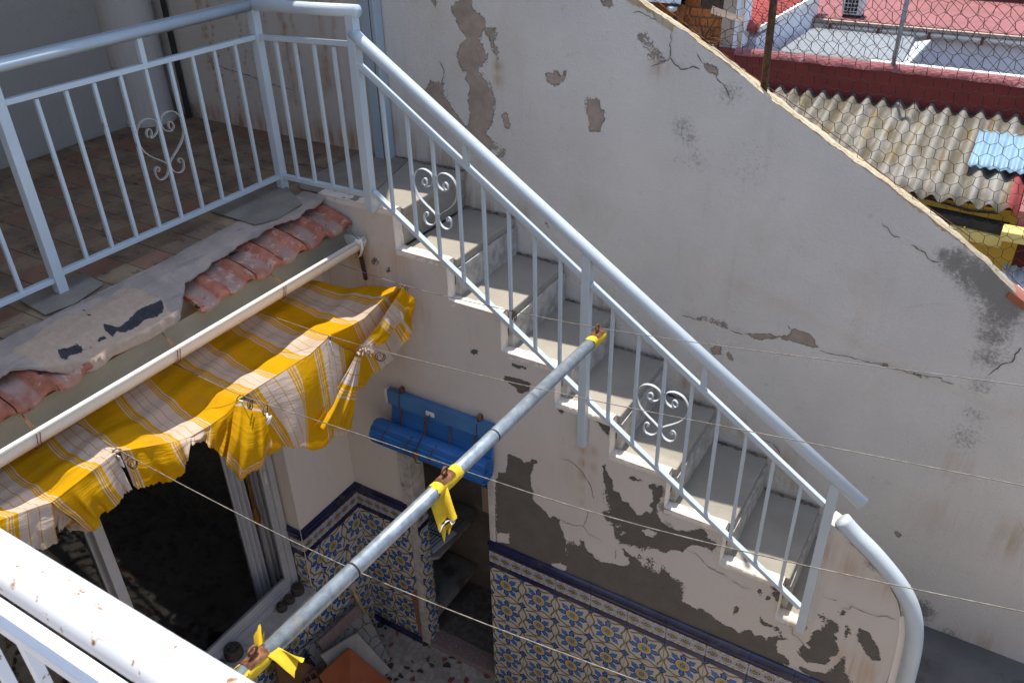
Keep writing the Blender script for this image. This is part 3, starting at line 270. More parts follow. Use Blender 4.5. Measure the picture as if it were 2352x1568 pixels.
D['SCAR'] = [[[-0.427,-1.407],[-0.452,-1.368],[-0.463,-1.272],[-0.434,-1.221],[-0.416,-1.115],[-0.467,-1.056],[-0.412,-1.006],[-0.339,-1.01],[-0.3,-0.995],[-0.226,-1.01],[-0.215,-0.991],[-0.199,-1.079],[-0.222,-1.195],[-0.22,-1.324],[-0.223,-1.408],[-0.242,-1.488],[-0.365,-1.497],[-0.396,-1.515],[-0.412,-1.494]]]
# ================================================================= materials
def plaster(name, paint, under, stucco=.35, attrs=True, rustc=(.42, .22, .09), tint=(.52, .44, .36), under2=None, ssc=170.0, dirt=.5, blotch=.22, tint2=None):
    g = G(name); p = g.pos()
    big = g.noise(p, 1.7, 4); mid = g.noise(p, 9, 5, .65); fine = g.noise(p, 45, 4, .6)
    streak = g.noise(g.scale(p, (9, 9, .8)), 1.6, 4, .6)
    c = g.mix(g.step(big, .3, .7) * blotch, paint, tint2 or tint)
    if tint2: c = g.mix(g.step(g.noise(g.scale(p, (2.2, 2.2, 1.1)), 1.3, 6, .7), .52, .72) * .5, c, tint)
    c = g.mix(g.step(mid, .55, .8) * .28 * dirt * 2, c, tint)
    c = g.mix(g.step(streak, .56, .8) * .35 * dirt, c, (.30, .27, .24))
    spk = g.step(g.noise(p, 130, 2), .72, .78)
    c = g.mix(spk * .45, c, (.16, .13, .11))
    hair = g.vor(g.vec(*[a + g.noise(p, 14, 3) * .12 for a in g.xyz(p)]), 6.5, 'DISTANCE_TO_EDGE')
    c = g.mix(g.m('SUBTRACT', 1.0, g.step(hair, .0, .012)) * g.step(mid, .52, .68) * .35, c, (.25, .18, .13))
    h = g.noise(p, ssc, 3) * stucco + mid * .55 + g.noise(p, 24, 4, .6) * .7
    if attrs:
        rust = g.attr('rust'); mold = g.attr('mold')
        c = g.mix((rust * g.step(g.noise(g.scale(p, (16, 16, 1.3)), 1.7, 6, .68), .30, .70) * 1.1).min(.8), c, rustc)
        c = g.mix(g.step(mold * .62 + (g.noise(p, 75, 5, .75) - .5) * .9, .16, .52) * .72, c, (.085, .08, .07))
        sd = g.attr('peel') + (g.noise(p, 38, 6, .68) - .5) * .034 + (g.noise(p, 100, 4, .7) - .5) * (g.step(g.noise(p, 3.7, 3), .48, .66) * .11 + .016) + (g.noise(p, 260, 2) - .5) * .008
        m = g.step(sd, .0002, .0016)
        uc = g.mix(g.step(mid, .35, .7), under, under2 or tuple(x * .72 for x in under))
        uc = g.mix(g.step(fine, .58, .72) * .5, uc, tuple(x * .6 for x in under))
        edge = g.step(sd, -.0018, .0004) * (1 - g.step(sd, .0012, .0035))
        c = g.mix(m, c, uc); c = g.mix(edge * .55, c, tuple(x * .45 for x in under))  # dark outline at flake edges: worn groove with undercut shade painted in
        h = (1 - m) * (h + 3.2 + edge * .8) + m * (fine * .6 + g.noise(p, 240, 2) * .35)
    return g.bsdf(c, .92, g.bump(h, .85, .0042), 0, .2)

def painted(name, col, rust=.71, rough=.38, rsc=26.0):
    g = G(name); p = g.pos()
    n = g.noise(p, 7, 4); c = g.mix(g.step(n, .3, .7), tuple(x * .93 for x in col), col)
    r = g.step(g.noise(p, rsc, 5, .62) + (g.noise(p, 2.3, 2) - .5) * .25, rust, rust + .05)
    c = g.mix(g.step(g.noise(p, rsc, 5, .62) + (g.noise(p, 2.3, 2) - .5) * .25, rust - .035, rust + .02) * .4, c, (.62, .42, .22))
    c = g.mix(r, c, g.mix(g.noise(p, 90, 3), (.07, .03, .015), (.40, .17, .05)))
    return g.bsdf(c, rough, g.bump(g.noise(p, 28, 4), .12, .002), 0, .5)

M = {}
M['tall'] = plaster('wall_plaster', (.665, .63, .575), (.40, .325, .26), 1.0, ssc=120, rustc=(.36, .25, .12), blotch=.5, tint2=(.50, .475, .44), tint=(.56, .50, .41))
M['side'] = plaster('stair_wall_plaster', (.60, .56, .515), (.125, .114, .10), .4, under2=(.15, .134, .115), rustc=(.40, .235, .11))
M['curb'] = plaster('curb_plaster', (.74, .69, .62), (.3, .26, .2), .4, attrs=False, tint=(.58, .44, .32), dirt=.9)
M['facade'] = plaster('facade_plaster', (.63, .575, .52), (.2, .17, .14), .3, attrs=False)
M['house'] = plaster('house_plaster', (.35, .325, .29), (.3, .3, .3), .9, attrs=False, tint=(.30, .275, .24), ssc=120, dirt=.25)
M['end'] = plaster('end_wall_plaster', (.60, .55, .49), (.3, .25, .2), .6, tint=(.50, .41, .33), rustc=(.36, .165, .055))
M['column'] = plaster('column_stucco', (.52, .48, .44), (.3, .3, .3), 1.2, attrs=False, tint=(.44, .39, .33), ssc=110, dirt=.5)
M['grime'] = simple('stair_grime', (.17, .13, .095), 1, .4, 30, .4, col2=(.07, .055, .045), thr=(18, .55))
M['crack'] = simple('crack_shadow', (.12, .10, .085), 1, .3, 40)
M['rail'] = painted('rail_paint', (.50, .565, .60), .715)
M['rail2'] = painted('rail_paint_worn', (.70, .73, .745), .615, .4, 62)
M['scroll'] = painted('scroll_paint', (.52, .56, .58), .70)
M['scroll_old'] = painted('scroll_paint_bare', (.42, .40, .36), .70)
def galv():
    g = G('galvanised_steel'); p = g.pos()
    v = g.vor(g.scale(p, (1, .5, 1)), 55, 'F1', 'Color'); n = g.noise(p, 30, 5, .7)
    c = g.mix(g.step(n, .3, .7), (.22, .265, .30), (.43, .48, .51)); c = g.mix(.35, c, g.mix(g.xyz(v)[0], (.15, .19, .23), (.40, .45, .48)))
    c = g.mix(g.step(g.noise(p, 18, 4), .62, .7) * .6, c, (.42, .39, .33))
    return g.bsdf(c, g.noise(p, 40, 3) * .35 + .25, g.bump(n, .15, .002), .55, .5)
M['galv'] = galv()
def rusty(name, a, b, rough=.8): 
    g = G(name); p = g.pos(); n = g.noise(p, 60, 5, .7)
    return g.bsdf(g.mix(g.step(n, .35, .65), a, b), rough, g.bump(n, .5, .002), .2, .3)
M['rust'] = rusty('rusty_iron', (.10, .045, .025), (.26, .11, .05))
M['darkrust'] = rusty('dark_rusty_steel', (.035, .026, .02), (.12, .06, .03), .5)
M['wire'] = rusty('clothes_wire', (.12, .105, .085), (.26, .235, .20), .6)
M['ring'] = rusty('ring_iron', (.07, .045, .03), (.16, .10, .06), .5)
M['mesh'] = rusty('mesh_wire', (.016, .011, .009), (.045, .025, .018), .8)
def pvc():
    g = G('cream_pvc'); p = g.pos(); x, y, z = g.xyz(p)
    c = g.mix(g.noise(p, 4, 4), (.70, .66, .58), (.78, .75, .68))
    st = g.step(g.noise(g.scale(p, (40, 22, 4)), 1.0, 5, .65) * .06 - z - .20, .012, .05)
    c = g.mix(st * .65, c, (.40, .25, .10)); c = g.mix(g.step(g.noise(p, 60, 4), .64, .74) * .3, c, (.4, .33, .24))
    return g.bsdf(c, .35, None, 0, .5)
M['pvc'] = pvc()
M['fascia'] = simple('fascia_beige', (.34, .29, .205), .8, .08, 5, .1)
def terra():
    g = G('terracotta'); p = g.pos()
    c = g.mix(g.step(g.noise(p, 25, 5), .3, .7), (.33, .115, .07), (.47, .19, .12)); c = g.mix(1.0, c, g.mix(g.rnd(), (.8, .8, .8), (1.15, 1.1, 1.1)), 'MULTIPLY')
    ox, oy, oz = g.xyz(g.objc()); tr = g.step(oy, .012, .03) * (1 - g.step(oy, .075, .092))
    c = g.mix(tr * g.step(g.noise(p, 14, 4), .25, .6) * .8, c, (.36, .27, .22))
    c = g.mix(g.step(g.noise(p, 22, 5, .7), .55, .63) * .8, c, (.50, .38, .30))
    c = g.mix(g.step(g.noise(g.scale(p, (1, 1, 1)), 13, 5, .7), .66, .68), c, (.03, .03, .033))
    return g.bsdf(c, .85, g.bump(g.noise(p, 70, 5, .7), .7, .004), 0, .2)
M['terra'] = terra()
def mortar():
    g = G('eave_mortar'); p = g.pos()
    n = g.noise(p, 6, 5, .65); c = g.mix(g.step(n, .35, .65), (.31, .26, .22), (.43, .34, .28))
    c = g.mix(g.step(g.noise(g.scale(p, (5, 1, 1)), 3.0, 5, .7), .53, .63) * .7, c, (.23, .21, .195))
    c = g.mix(g.step(g.noise(g.scale(p, (9, 1.2, 1)), 2.1, 4, .7), .66, .72) * .8, c, (.05, .045, .045))
    scar = g.attr('scar') + (g.noise(p, 40, 5, .65) - .5) * .04
    c = g.mix(g.step(scar, .0, .006), c, g.mix(g.noise(p, 45, 6, .7), (.34, .245, .17), (.56, .42, .31)))
    tar = g.attr('tar') + (g.noise(p, 48, 5, .7) - .5) * .022
    c = g.mix(g.step(tar, .0, .002), c, g.mix(g.noise(p, 60, 4), (.018, .018, .022), (.07, .07, .075)))
    c = g.mix(g.step(g.noise(p, 120, 2), .70, .75) * .4, c, (.12, .1, .08))
    return g.bsdf(c, .9, g.bump(g.noise(p, 60, 6, .7) - g.step(tar, 0, .002) * .5, .8, .006), 0, .2)
M['mortar'] = mortar()
def floor_tile():
    g = G('terrace_tile'); p = g.pos()
    c = g.mix(g.step(g.noise(p, 6, 5, .65), .35, .65), (.19, .125, .08), (.31, .22, .13))
    c = g.mix(g.step(g.rnd(), .84, .86) * .55, c, (.36, .15, .09)); c = g.mix(g.step(g.rnd(), .0, 1.0) * .3, c, (.11, .08, .06))
    c = g.mix(g.step(g.noise(g.scale(p, (1, 1.6, 1)), 11, 6, .72), .57, .63) * .8, c, (.065, .052, .05))
    return g.bsdf(c, .7, g.bump(g.noise(p, 50, 4), .3, .002), 0, .35)
M['floor_tile'] = floor_tile()
M['grout'] = simple('grout', (.10, .085, .07), .95, .3, 30)
def tread():
    g = G('stair_stone'); p = g.pos()
    c = g.mix(g.step(g.noise(p, 5, 4), .3, .7), (.275, .25, .205), (.325, .295, .245)); c = g.mix(g.step(g.noise(p, 140, 2), .66, .72) * .5, c, (.55, .53, .48))
    c = g.mix(g.step(g.noise(p, 190, 2), .68, .74) * .5, c, (.19, .165, .14)); c = g.mix(g.step(g.noise(p, 3.1, 4), .6, .75) * .35, c, (.27, .215, .155))
    return g.bsdf(c, .45, g.bump(g.noise(p, 90, 3), .12, .002), 0, .4)
M['tread'] = tread()
def mat_rubber():
    g = G('ribbed_mat'); p = g.pos(); x, y, z = g.xyz(p)
    d = ((x * 620).sin() * (y * 620).sin())
    c = g.mix(g.step(g.noise(p, 9, 4), .3, .7), (.22, .19, .15), (.29, .255, .205)); c = g.mix(g.step(d, .2, .6) * .5, c, (.14, .125, .11))
    return g.bsdf(c, .8, g.bump(d, .35, .002), 0, .3)
M['mat'] = mat_rubber()
def cap_mat():
    g = G('wall_cap_weathered'); p = g.pos()
    c = g.mix(g.step(g.noise(g.scale(p, (3, 9, 3)), 3, 5, .65), .35, .65), (.47, .36, .205), (.56, .49, .36))
    c = g.mix(g.step(g.noise(p, 2.1, 4), .56, .66) * .85, c, (.50, .20, .06)); c = g.mix(g.step(g.noise(g.scale(p, (2, 14, 2)), 4, 5, .7), .62, .70) * .6, c, (.20, .17, .12))
    x, y, z = g.xyz(p)
    c = g.mix(g.step(x + g.noise(p, 20, 4) * .5, 2.25, 2.65) * .7, c, (.26, .23, .19))
    return g.bsdf(c, .9, g.bump(g.noise(p, 60, 6, .75), .9, .008), 0, .2)
M['cap'] = cap_mat()
# ---- painted tiles
def azulejo():
    g = G('flower_tile_glaze'); x, y, z = g.xyz(g.objc())
    u = x / .2 - .5; v = z / .2 - .5
    r = (u * u + v * v).sqrt(); a = g.m('ARCTAN2', v, u)
    c4 = (a * 4).cos(); white = (.45, .44, .415); navy = (.008, .014, .10); sky_ = (.042, .14, .35); yel = (.42, .26, .012); grey = (.105, .10, .065)
    d4 = c4 * -1; c8 = (a * 8).cos()
    R0 = c8 * .072 + .345 + (a * 24).cos() * .020 + (a * 56).cos() * .014
    col = g.mix(r.lt(R0), white, navy)
    col = g.mix(r.lt(R0 - .022) * d4.gt(.30), col, sky_)
    col = g.mix(r.lt(R0 - .03) * ((r * 46 + d4 * 7).sin().gt(.45)) * d4.gt(.30) * d4.lt(.90), col, navy)
    col = g.mix(r.lt(R0 - .06) * c4.gt(.78) * r.gt(.20), col, sky_)
    col = g.mix(c8.lt(-.62) * r.gt(.245), col, white); col = g.mix(c8.lt(-.90) * r.gt(.20), col, white)
    col = g.mix(r.lt(.192), col, navy); col = g.mix(r.lt(.180), col, white)
    pet = (a * 16).cos() * .016 + .150
    col = g.mix(r.lt(pet), col, yel); col = g.mix((a * 16).cos().lt(-.55) * r.gt(.10) * r.lt(.15), col, (.42, .38, .26))
    col = g.mix(r.lt(.066), col, navy); col = g.mix(r.lt(.052), col, (.08, .22, .42))
    # scrolls along the four edges
    for (s, t) in ((u, v), (v, u)):
        e = g.m('SUBTRACT', .5, s.abs()); k = (t + .5) * (2 * math.pi * 2)
        d = (e - (k.sin() * .044 + .078)).abs()
        on = t.abs().lt(.40) * t.abs().gt(.025)
        col = g.mix(d.lt(.030) * on, col, yel); col = g.mix(d.lt(.019) * on, col, grey)
    cd = (g.m('SUBTRACT', .5, u.abs()) + g.m('SUBTRACT', .5, v.abs()))
    col = g.mix(cd.lt(.135 + 0) * ((a * 24).cos() * .03 + cd).gt(.02), col, navy); col = g.mix(cd.lt(.09) * cd.gt(.035), col, sky_)
    col = g.mix(g.step(g.noise(g.pos(), 5, 4), .5, .75) * .25, col, (.25, .23, .20))
    return g.bsdf(col, .16, g.bump(g.noise(g.pos(), 25, 3), .05, .002), 0, .5)
M['azulejo'] = azulejo()
def frieze():
    g = G('braid_frieze_glaze'); x, y, z = g.xyz(g.objc())
    u = x / .2; v = z / .082 - .5
    s = (u * (3 * math.pi)).sin()
    d1 = (v - s * .335).abs(); d2 = (v + s * .335).abs(); d = d1.min(d2)
    lu = ((u * 3).fract() - .5) / 3 * (.2 / .082); rr = (lu * lu + v * v).sqrt()
    white = (.46, .45, .44); navy = (.012, .017, .09); lil = (.20, .205, .30); yel = (.42, .33, .02)
    col = g.mix(v.abs().lt((s.abs() * .335)), white, (.03, .035, .15))
    col = g.mix(d.lt(.13), col, navy); col = g.mix(d.lt(.10), col, white); col = g.mix(d.lt(.045), col, lil)
    col = g.mix(rr.lt(.205), col, white); col = g.mix(rr.lt(.18), col, (.01, .012, .01))
    an = g.m('ARCTAN2', v, lu); col = g.mix(((an * 5).cos().gt(.1)) * rr.lt(.15) * rr.gt(.055), col, yel); col = g.mix(rr.lt(.04), col, (.45, .15, .02))
    cu = ((u * 3 + .5).fract() - .5) / 3 * (.2 / .082); cr = (cu.abs() + (v.abs() - .37).abs())
    col = g.mix(cr.lt(.12), col, (.1, .09, .01)); col = g.mix(cr.lt(.095), col, yel)
    return g.bsdf(col, .18, None, 0, .5)
M['frieze'] = frieze()
M['navy'] = simple('navy_glaze', (.016, .016, .06), .15, .35, 9, 0, 0, .5, col2=(.05, .05, .06), thr=(7, .55))
M['tilebed'] = simple('tile_joint', (.42, .40, .36), .9, .25, 20, .2)
# ---- cloth
SA, SP, SW = D['STRIPE']
def cloth():
    g = G('striped_awning_cloth'); u, v, _ = g.xyz(g.uv())
    t = ((SA - u) / SP).fract()
    w = .37
    white = (.60, .485, .39); yel = (.62, .325, .008)
    wave = g.noise(g.pos(), 420, 2) * .06 + .97
    col = g.mix(t.lt(w), yel, white)
    for k, hw in ((w * .36, .005), (w * .68, .005)): col = g.mix((t - k).abs().lt(hw), col, (.50, .30, .06))
    for k in (w + .022, w + .05, w + .085, 1 - .022, 1 - .05, 1 - .085): col = g.mix((t - k).abs().lt(.009 if k in (w + .085, 1 - .085) else .0045), col, white)
    for k in (w - .012,): col = g.mix((t - k).abs().lt(.012), col, yel)
    col = g.mix(g.step(g.noise(g.pos(), 6, 5, .6), .5, .75) * .35, col, (.30, .19, .07))
    col = g.mix(1.0, col, g.vec(wave, wave, wave), 'MULTIPLY')
    bmp = g.bump(g.noise(g.scale(g.uv(), (9, 42, 1)), 1.0, 4, .6) + g.noise(g.pos(), 300, 2) * .05, .55, .012)
    d = g.new('ShaderNodeBsdfDiffuse'); g.put(d.inputs['Color'], col); g.put(d.inputs['Normal'], bmp)
    tr = g.new('ShaderNodeBsdfTranslucent'); g.put(tr.inputs['Color'], g.mix(1.0, col, (1.0, .85, .6), 'MULTIPLY')); g.put(tr.inputs['Normal'], bmp)
    mx = g.new('ShaderNodeMixShader'); mx.inputs[0].default_value = .26
    g.t.links.new(d.outputs[0], mx.inputs[1]); g.t.links.new(tr.outputs[0], mx.inputs[2]); g.t.links.new(mx.outputs[0], g.out.inputs[0])
    return g.mat
M['cloth'] = cloth()
M['scrap'] = simple('yellow_cloth_scrap', (.62, .42, .02), .9, .12, 30, .3)
M['whitecloth'] = simple('white_cloth', (.70, .67, .62), .9, .12, 30, .3)
M['blue'] = simple('blue_blind_plastic', (.036, .165, .44), .42, .14, 6, .08, 0, .4, orand=.16)
M['bluepale'] = simple('blue_board_paint', (.065, .185, .38), .5, .12, 7, .05, 0, .4, col2=(.14, .10, .07), thr=(16, .70))
M['alu'] = simple('grey_aluminium', (.44, .44, .45), .35, .08, 6, 0, .25)
def glassm():
    g = G('window_glass')
    n = g.new('ShaderNodeBsdfGlass'); n.inputs['Roughness'].default_value = 0.0; n.inputs['IOR'].default_value = 1.45; g.put(n.inputs['Color'], (.80, .82, .80))
    t = g.new('ShaderNodeBsdfTransparent'); g.put(t.inputs['Color'], (.90, .91, .90)); gl = g.new('ShaderNodeBsdfGlossy'); gl.inputs['Roughness'].default_value = .01
    lw = g.new('ShaderNodeLayerWeight'); lw.inputs[0].default_value = .5; fr = g.m('ADD', g.m('MULTIPLY', g.m('POWER', V(g, lw.outputs['Facing']), 4.0), .3), .03); mx = g.new('ShaderNodeMixShader')
    g.put(mx.inputs[0], fr); g.t.links.new(t.outputs[0], mx.inputs[1]); g.t.links.new(gl.outputs[0], mx.inputs[2]); g.t.links.new(mx.outputs[0], g.out.inputs[0])
    g.t.nodes.remove(n); return g.mat
M['glass'] = glassm()
M['curtain'] = simple('net_curtain', (.70, .69, .74), .9, .06, 90, .2)
M['wood'] = simple('varnished_wood', (.34, .14, .035), .4, .2, 30)
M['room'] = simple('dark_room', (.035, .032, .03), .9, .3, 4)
M['sill'] = simple('sill_stone', (.42, .40, .37), .7, .15, 14, .1, col2=(.30, .28, .25), thr=(9, .58))
M['pot'] = simple('dark_clay', (.055, .045, .038), .9, .35, 40, .5)
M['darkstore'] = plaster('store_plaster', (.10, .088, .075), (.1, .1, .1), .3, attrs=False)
M['shelf'] = simple('dusty_shelf', (.20, .19, .175), .7, .2, 9, .1, col2=(.10, .09, .08), thr=(6, .52))
M['slabwhite'] = simple('white_slab', (.50, .48, .45), .5, .15, 9, .05, col2=(.22, .20, .18), thr=(6, .55))
def terrazzo():
    g = G('terrazzo'); p = g.pos(); v = g.vor(p, 24, 'F1', 'Color'); e = g.vor(p, 24, 'DISTANCE_TO_EDGE'); k = g.xyz(v)[0]
    chip = g.mix(g.step(k, .55, .56), (.36, .33, .29), (.24, .22, .20)); chip = g.mix(g.step(k, .74, .75), chip, (.17, .05, .035)); chip = g.mix(g.step(k, .86, .87), chip, (.03, .03, .032))
    c = g.mix(e.gt(.10), (.30, .26, .215), chip); c = g.mix(g.step(g.noise(p, 3, 4), .5, .75) * .4, c, (.19, .14, .10))
    return g.bsdf(c, .5, None, 0, .4)
M['terrazzo'] = terrazzo()
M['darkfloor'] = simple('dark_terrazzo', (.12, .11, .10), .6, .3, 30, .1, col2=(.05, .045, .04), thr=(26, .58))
M['ground'] = simple('grey_paving', (.115, .11, .105), .8, .2, 4, .2, col2=(.075, .07, .065), thr=(5, .55))
def marble():
    g = G('veined_marble'); p = g.pos(); q_ = g.vec(*[a + g.noise(p, 8, 4) * .12 for a in g.xyz(p)])
    e = g.vor(q_, 14, 'DISTANCE_TO_EDGE'); c = g.mix(g.noise(p, 12, 4), (.17, .16, .145), (.30, .29, .27)); c = g.mix(1 - g.step(e, 0, .06), c, (.04, .035, .03))
    return g.bsdf(c, .5, None, 0, .4)
M['marble'] = marble()
M['granite'] = simple('pink_granite', (.20, .14, .125), .5, .1, 20, 0, 0, .4, col2=(.32, .27, .25), thr=(160, .5))
M['board'] = simple('brown_board', (.16, .085, .035), .75, .3, 9, .15)
M['brickhollow'] = simple('hollow_brick_clay', (.22, .10, .065), .9, .2, 30, .5)
M['terratile'] = simple('orange_floor_tile', (.30, .085, .035), .45, .08, 12)
M['whiteslab2'] = simple('bone_stone_slab', (.38, .35, .30), .6, .08, 10)
M['handle'] = simple('pale_wood', (.40, .27, .12), .7, .15, 30)
M['wirerack'] = simple('black_wire', (.02, .02, .02), .4, .2, 20)
M['crate'] = simple('blue_crate', (.02, .06, .30), .4, .1, 10)
M['paper'] = simple('white_paper', (.5, .5, .54), .8, .05, 10)
# ---- neighbours
M['redwall'] = simple('oxide_red_paint', (.150, .021, .016), .8, .14, 3, .2, col2=(.20, .04, .03), thr=(5, .62))
M['redtop'] = simple('oxide_red_worn', (.27, .085, .08), .85, .2, 12, .3, col2=(.42, .34, .30), thr=(10, .6))
M['whitetop'] = simple('white_coping', (.80, .74, .66), .8, .1, 12, .2, col2=(.72, .42, .14), thr=(8, .63))
def asb():
    g = G('fibre_cement'); p = g.pos()
    n = g.noise(g.scale(p, (9, 1.1, 1)), 1.3, 5, .65); c = g.mix(g.step(n, .3, .7), (.17, .15, .115), (.29, .27, .235))
    c = g.mix(g.step(g.noise(g.scale(p, (7, .9, 1)), 1.7, 4), .54, .66) * .8, c, (.17, .115, .03)); c = g.mix(g.step(g.noise(p, 70, 4), .56, .68) * .4, c, (.32, .31, .28))
    x, y, z = g.xyz(p); val_ = ((x * (2 * math.pi / .139)).cos() * -.5 + .5) * g.step(g.noise(g.scale(p, (3, 1.4, 1)), 2.2, 4), .3, .65); c = g.mix(val_ * .8, c, (.075, .06, .032))  # wave valleys darkened: dirt plus shade painted into the colour
    c = g.mix(g.step(x + g.noise(p, 12, 3) * .08, 2.36, 2.40), c, (.24, .05, .047))
    return g.bsdf(c, .9, g.bump(g.noise(p, 60, 4), .4, .004), 0, .2)
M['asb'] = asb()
M['bluesheet'] = simple('pale_blue_sheet', (.20, .315, .40), .5, .08, 5)
M['yellow'] = simple('ochre_paint', (.52, .31, .03), .75, .12, 4, .1, col2=(.13, .06, .015), thr=(4.5, .68))
M['yellowlite'] = simple('pale_ochre_paint', (.62, .46, .14), .7, .1, 6)
M['beamdark'] = simple('dark_beam', (.035, .03, .024), .9, .3, 14, .3)
M['greysheet'] = simple('zinc_sheet', (.46, .48, .49), .5, .15, 10, .05)
M['panelgrey'] = simple('grey_ribbed_panel', (.20, .21, .21), .6, .12, 8)
M['nwhite'] = simple('neighbour_white_wall', (.78, .75, .77), .85, .06, 3, .1)  # one even off-white for the neighbouring houses
M['redroof'] = simple('red_roof_coating', (.24, .085, .08), .8, .12, 3, .1, col2=(.27, .115, .105), thr=(4, .56))
M['ngutter'] = simple('white_gutter', (.72, .66, .56), .5, .1, 6)
M['rooftile'] = simple('red_roof_tile', (.40, .075, .06), .7, .25, 25, .4)
M['brickmat'] = simple('orange_brick', (.42, .125, .03), .85, .2, 40, .3, orand=.3)
M['brickdark'] = simple('sooty_brick', (.07, .045, .03), .9, .3, 40, .3)
M['brickmortar'] = simple('brick_mortar', (.30, .23, .18), .95, .2, 20, .3)
M['pier'] = simple('beige_render', (.42, .32, .25), .9, .08, 8, .2)
M['rustpanel'] = simple('rust_brown_panel', (.20, .065, .012), .8, .3, 5, .2)
M['acwhite'] = simple('ac_casing', (.62, .60, .56), .5, .05, 5)
M['black'] = simple('black_recess', (.015, .015, .015), .8, .2, 5)
M['twig'] = simple('dry_twig', (.10, .05, .02), .9, .3, 30)
M['greypost'] = painted('grey_blue_post', (.36, .43, .48), .70, .5)
M['neardeck'] = simple('near_floor_paint', (.34, .33, .36), .8, .1, 5, .1)
# ================================================================= setting
G_ = .27057; R_ = .185; W_ = .5609; NB = .0206
o = MB().box((-60, -60, -6.2), (60, 60, -6.0)).build('ground', M['ground']); struct(o)
o = MB().box((-3.2, -4.2, -3.05), (5.2, .05, -2.92)).build('courtyard_floor', M['terrazzo']); struct(o)
o = MB().box((2.05, -.02, -1.95), (5.2, W_, -1.78)).build('stair_foot_paving', M['ground'])
struct(o)
o = MB().box((-2.2, -4.2, -.16), (-.62, W_ + .15, -.012)).box((-.62, 0.10, -.16), (-.43, W_ + .15, -.012)).build('terrace_floor', M['grout']); struct(o)
tf = o
tile_me = None; ts = .145
for i in range(11):
    for j in range(20):
        x0 = -2.075 + i * ts; y0 = W_ - .004 - (j + 1) * ts
        if x0 + ts > -.46: continue
        if tile_me is None:
            t = MB().box((.002, .002, -.010), (ts - .002, ts - .002, 0)).build('floor_tile', M['floor_tile'], tf, bevel=.0012); tile_me = t
        else: t = dup(tile_me, tf)
        t.location = (x0 + random.uniform(-.0008, .0008), y0, random.uniform(-.0012, .0006)); t.rotation_euler = (random.uniform(-.004, .004), random.uniform(-.004, .004), 0)
# near terrace under the camera and the walls out of frame that enclose the courtyard
o = MB().box((-.62, -4.2, -.16), (5.2, -2.36, 0)).build('near_terrace_floor', M['neardeck']); struct(o)
nw = MB().box((-3.2, -4.35, -3.0), (5.2, -4.2, 3.4)).box((-.6, -2.75, -2.92), (5.2, -2.6, -.16)).build('opposite_house_wall', M['facade'])
tag(nw, 'white rendered house wall across the courtyard behind the near railing', 'wall')
rw = MB().box((5.2, -4.35, -3.0), (5.35, W_, 1.2)).build('side_garden_wall', M['facade'])
tag(rw, 'white garden wall closing the far right side of the courtyard', 'wall')
rf = MB().box((-2.3, -4.3, 2.4), (-.615, W_ + .1, 2.5)).build('roof_canopy', M['fascia'])
tag(rf, 'flat canopy roof over the upper terrace with tiled floor', 'roof')

# ================================================================= tall plaster wall
TOP = D['TALL_TOP']; TOP = [TOP[0]] + [((a[0] + b[0] * 2 + c[0]) / 4, (a[1] + b[1] * 2 + c[1]) / 4) for a, b, c in zip(TOP[:-2], TOP[1:-1], TOP[2:])][1:] + [TOP[-1]]; tx = [p[0] for p in TOP]; tz = [p[1] for p in TOP]
tall = thing('boundary_wall', 'tall grey white plaster wall with peeling patches rising behind the stairs', 'wall', (0, 0, 0))
xs = np.arange(-.495, 3.41, .0115); nz = 215
rngw = np.random.RandomState(2); rag = np.convolve(rngw.randn(len(xs) + 20), np.ones(5) / 5, 'same')[10:10 + len(xs)] * .0035
P = np.zeros((nz, len(xs), 3)); topz = np.interp(xs, tx, tz) + rag
for k in range(nz):
    P[k, :, 0] = xs; P[k, :, 1] = W_; P[k, :, 2] = -1.80 + (topz + 1.80) * k / (nz - 1)
# lip where upper render overlaps the lower coat
joint = np.interp(P[:, :, 0], [-.5, 1.13, 1.45, 1.75, 2.1, 2.5, 3.4], [-.9, -.19, -.27, -.35, -.46, -.52, -.6]); up = 1 / (1 + np.exp(-(P[:, :, 2] - joint) / .012))
P[:, :, 1] -= up * .007 * np.clip((P[:, :, 0] - .9) / .3, 0, 1)
P[:, :, 1] += .004 * np.sin(P[:, :, 0] * 3.1 + 1) * np.sin(P[:, :, 2] * 2.7)
wb = MB().grid(P).build('plaster_face', M['tall'], tall, smooth=True, fix=False)
Q = P.reshape(-1, 3)[:, [0, 2]]
put_attr(wb, 'peel', sdist(Q, D['TALL_PEEL'])); put_attr(wb, 'mold', blobs(Q, D['TALL_MOLD'])); put_attr(wb, 'rust', blobs(Q, D['TALL_RUST']))
mb = MB()
for (a, b) in zip(TOP[:-1], TOP[1:]):
    mb.hexa([(a[0], W_ + .012, -3.0), (b[0], W_ + .012, -3.0), (b[0], W_ + .135, -3.0), (a[0], W_ + .135, -3.0)],
            [(a[0], W_ + .012, a[1] - .02), (b[0], W_ + .012, b[1] - .02), (b[0], W_ + .135, b[1] - .06), (a[0], W_ + .135, a[1] - .06)])
mb.build('wall_core', M['facade'], tall)
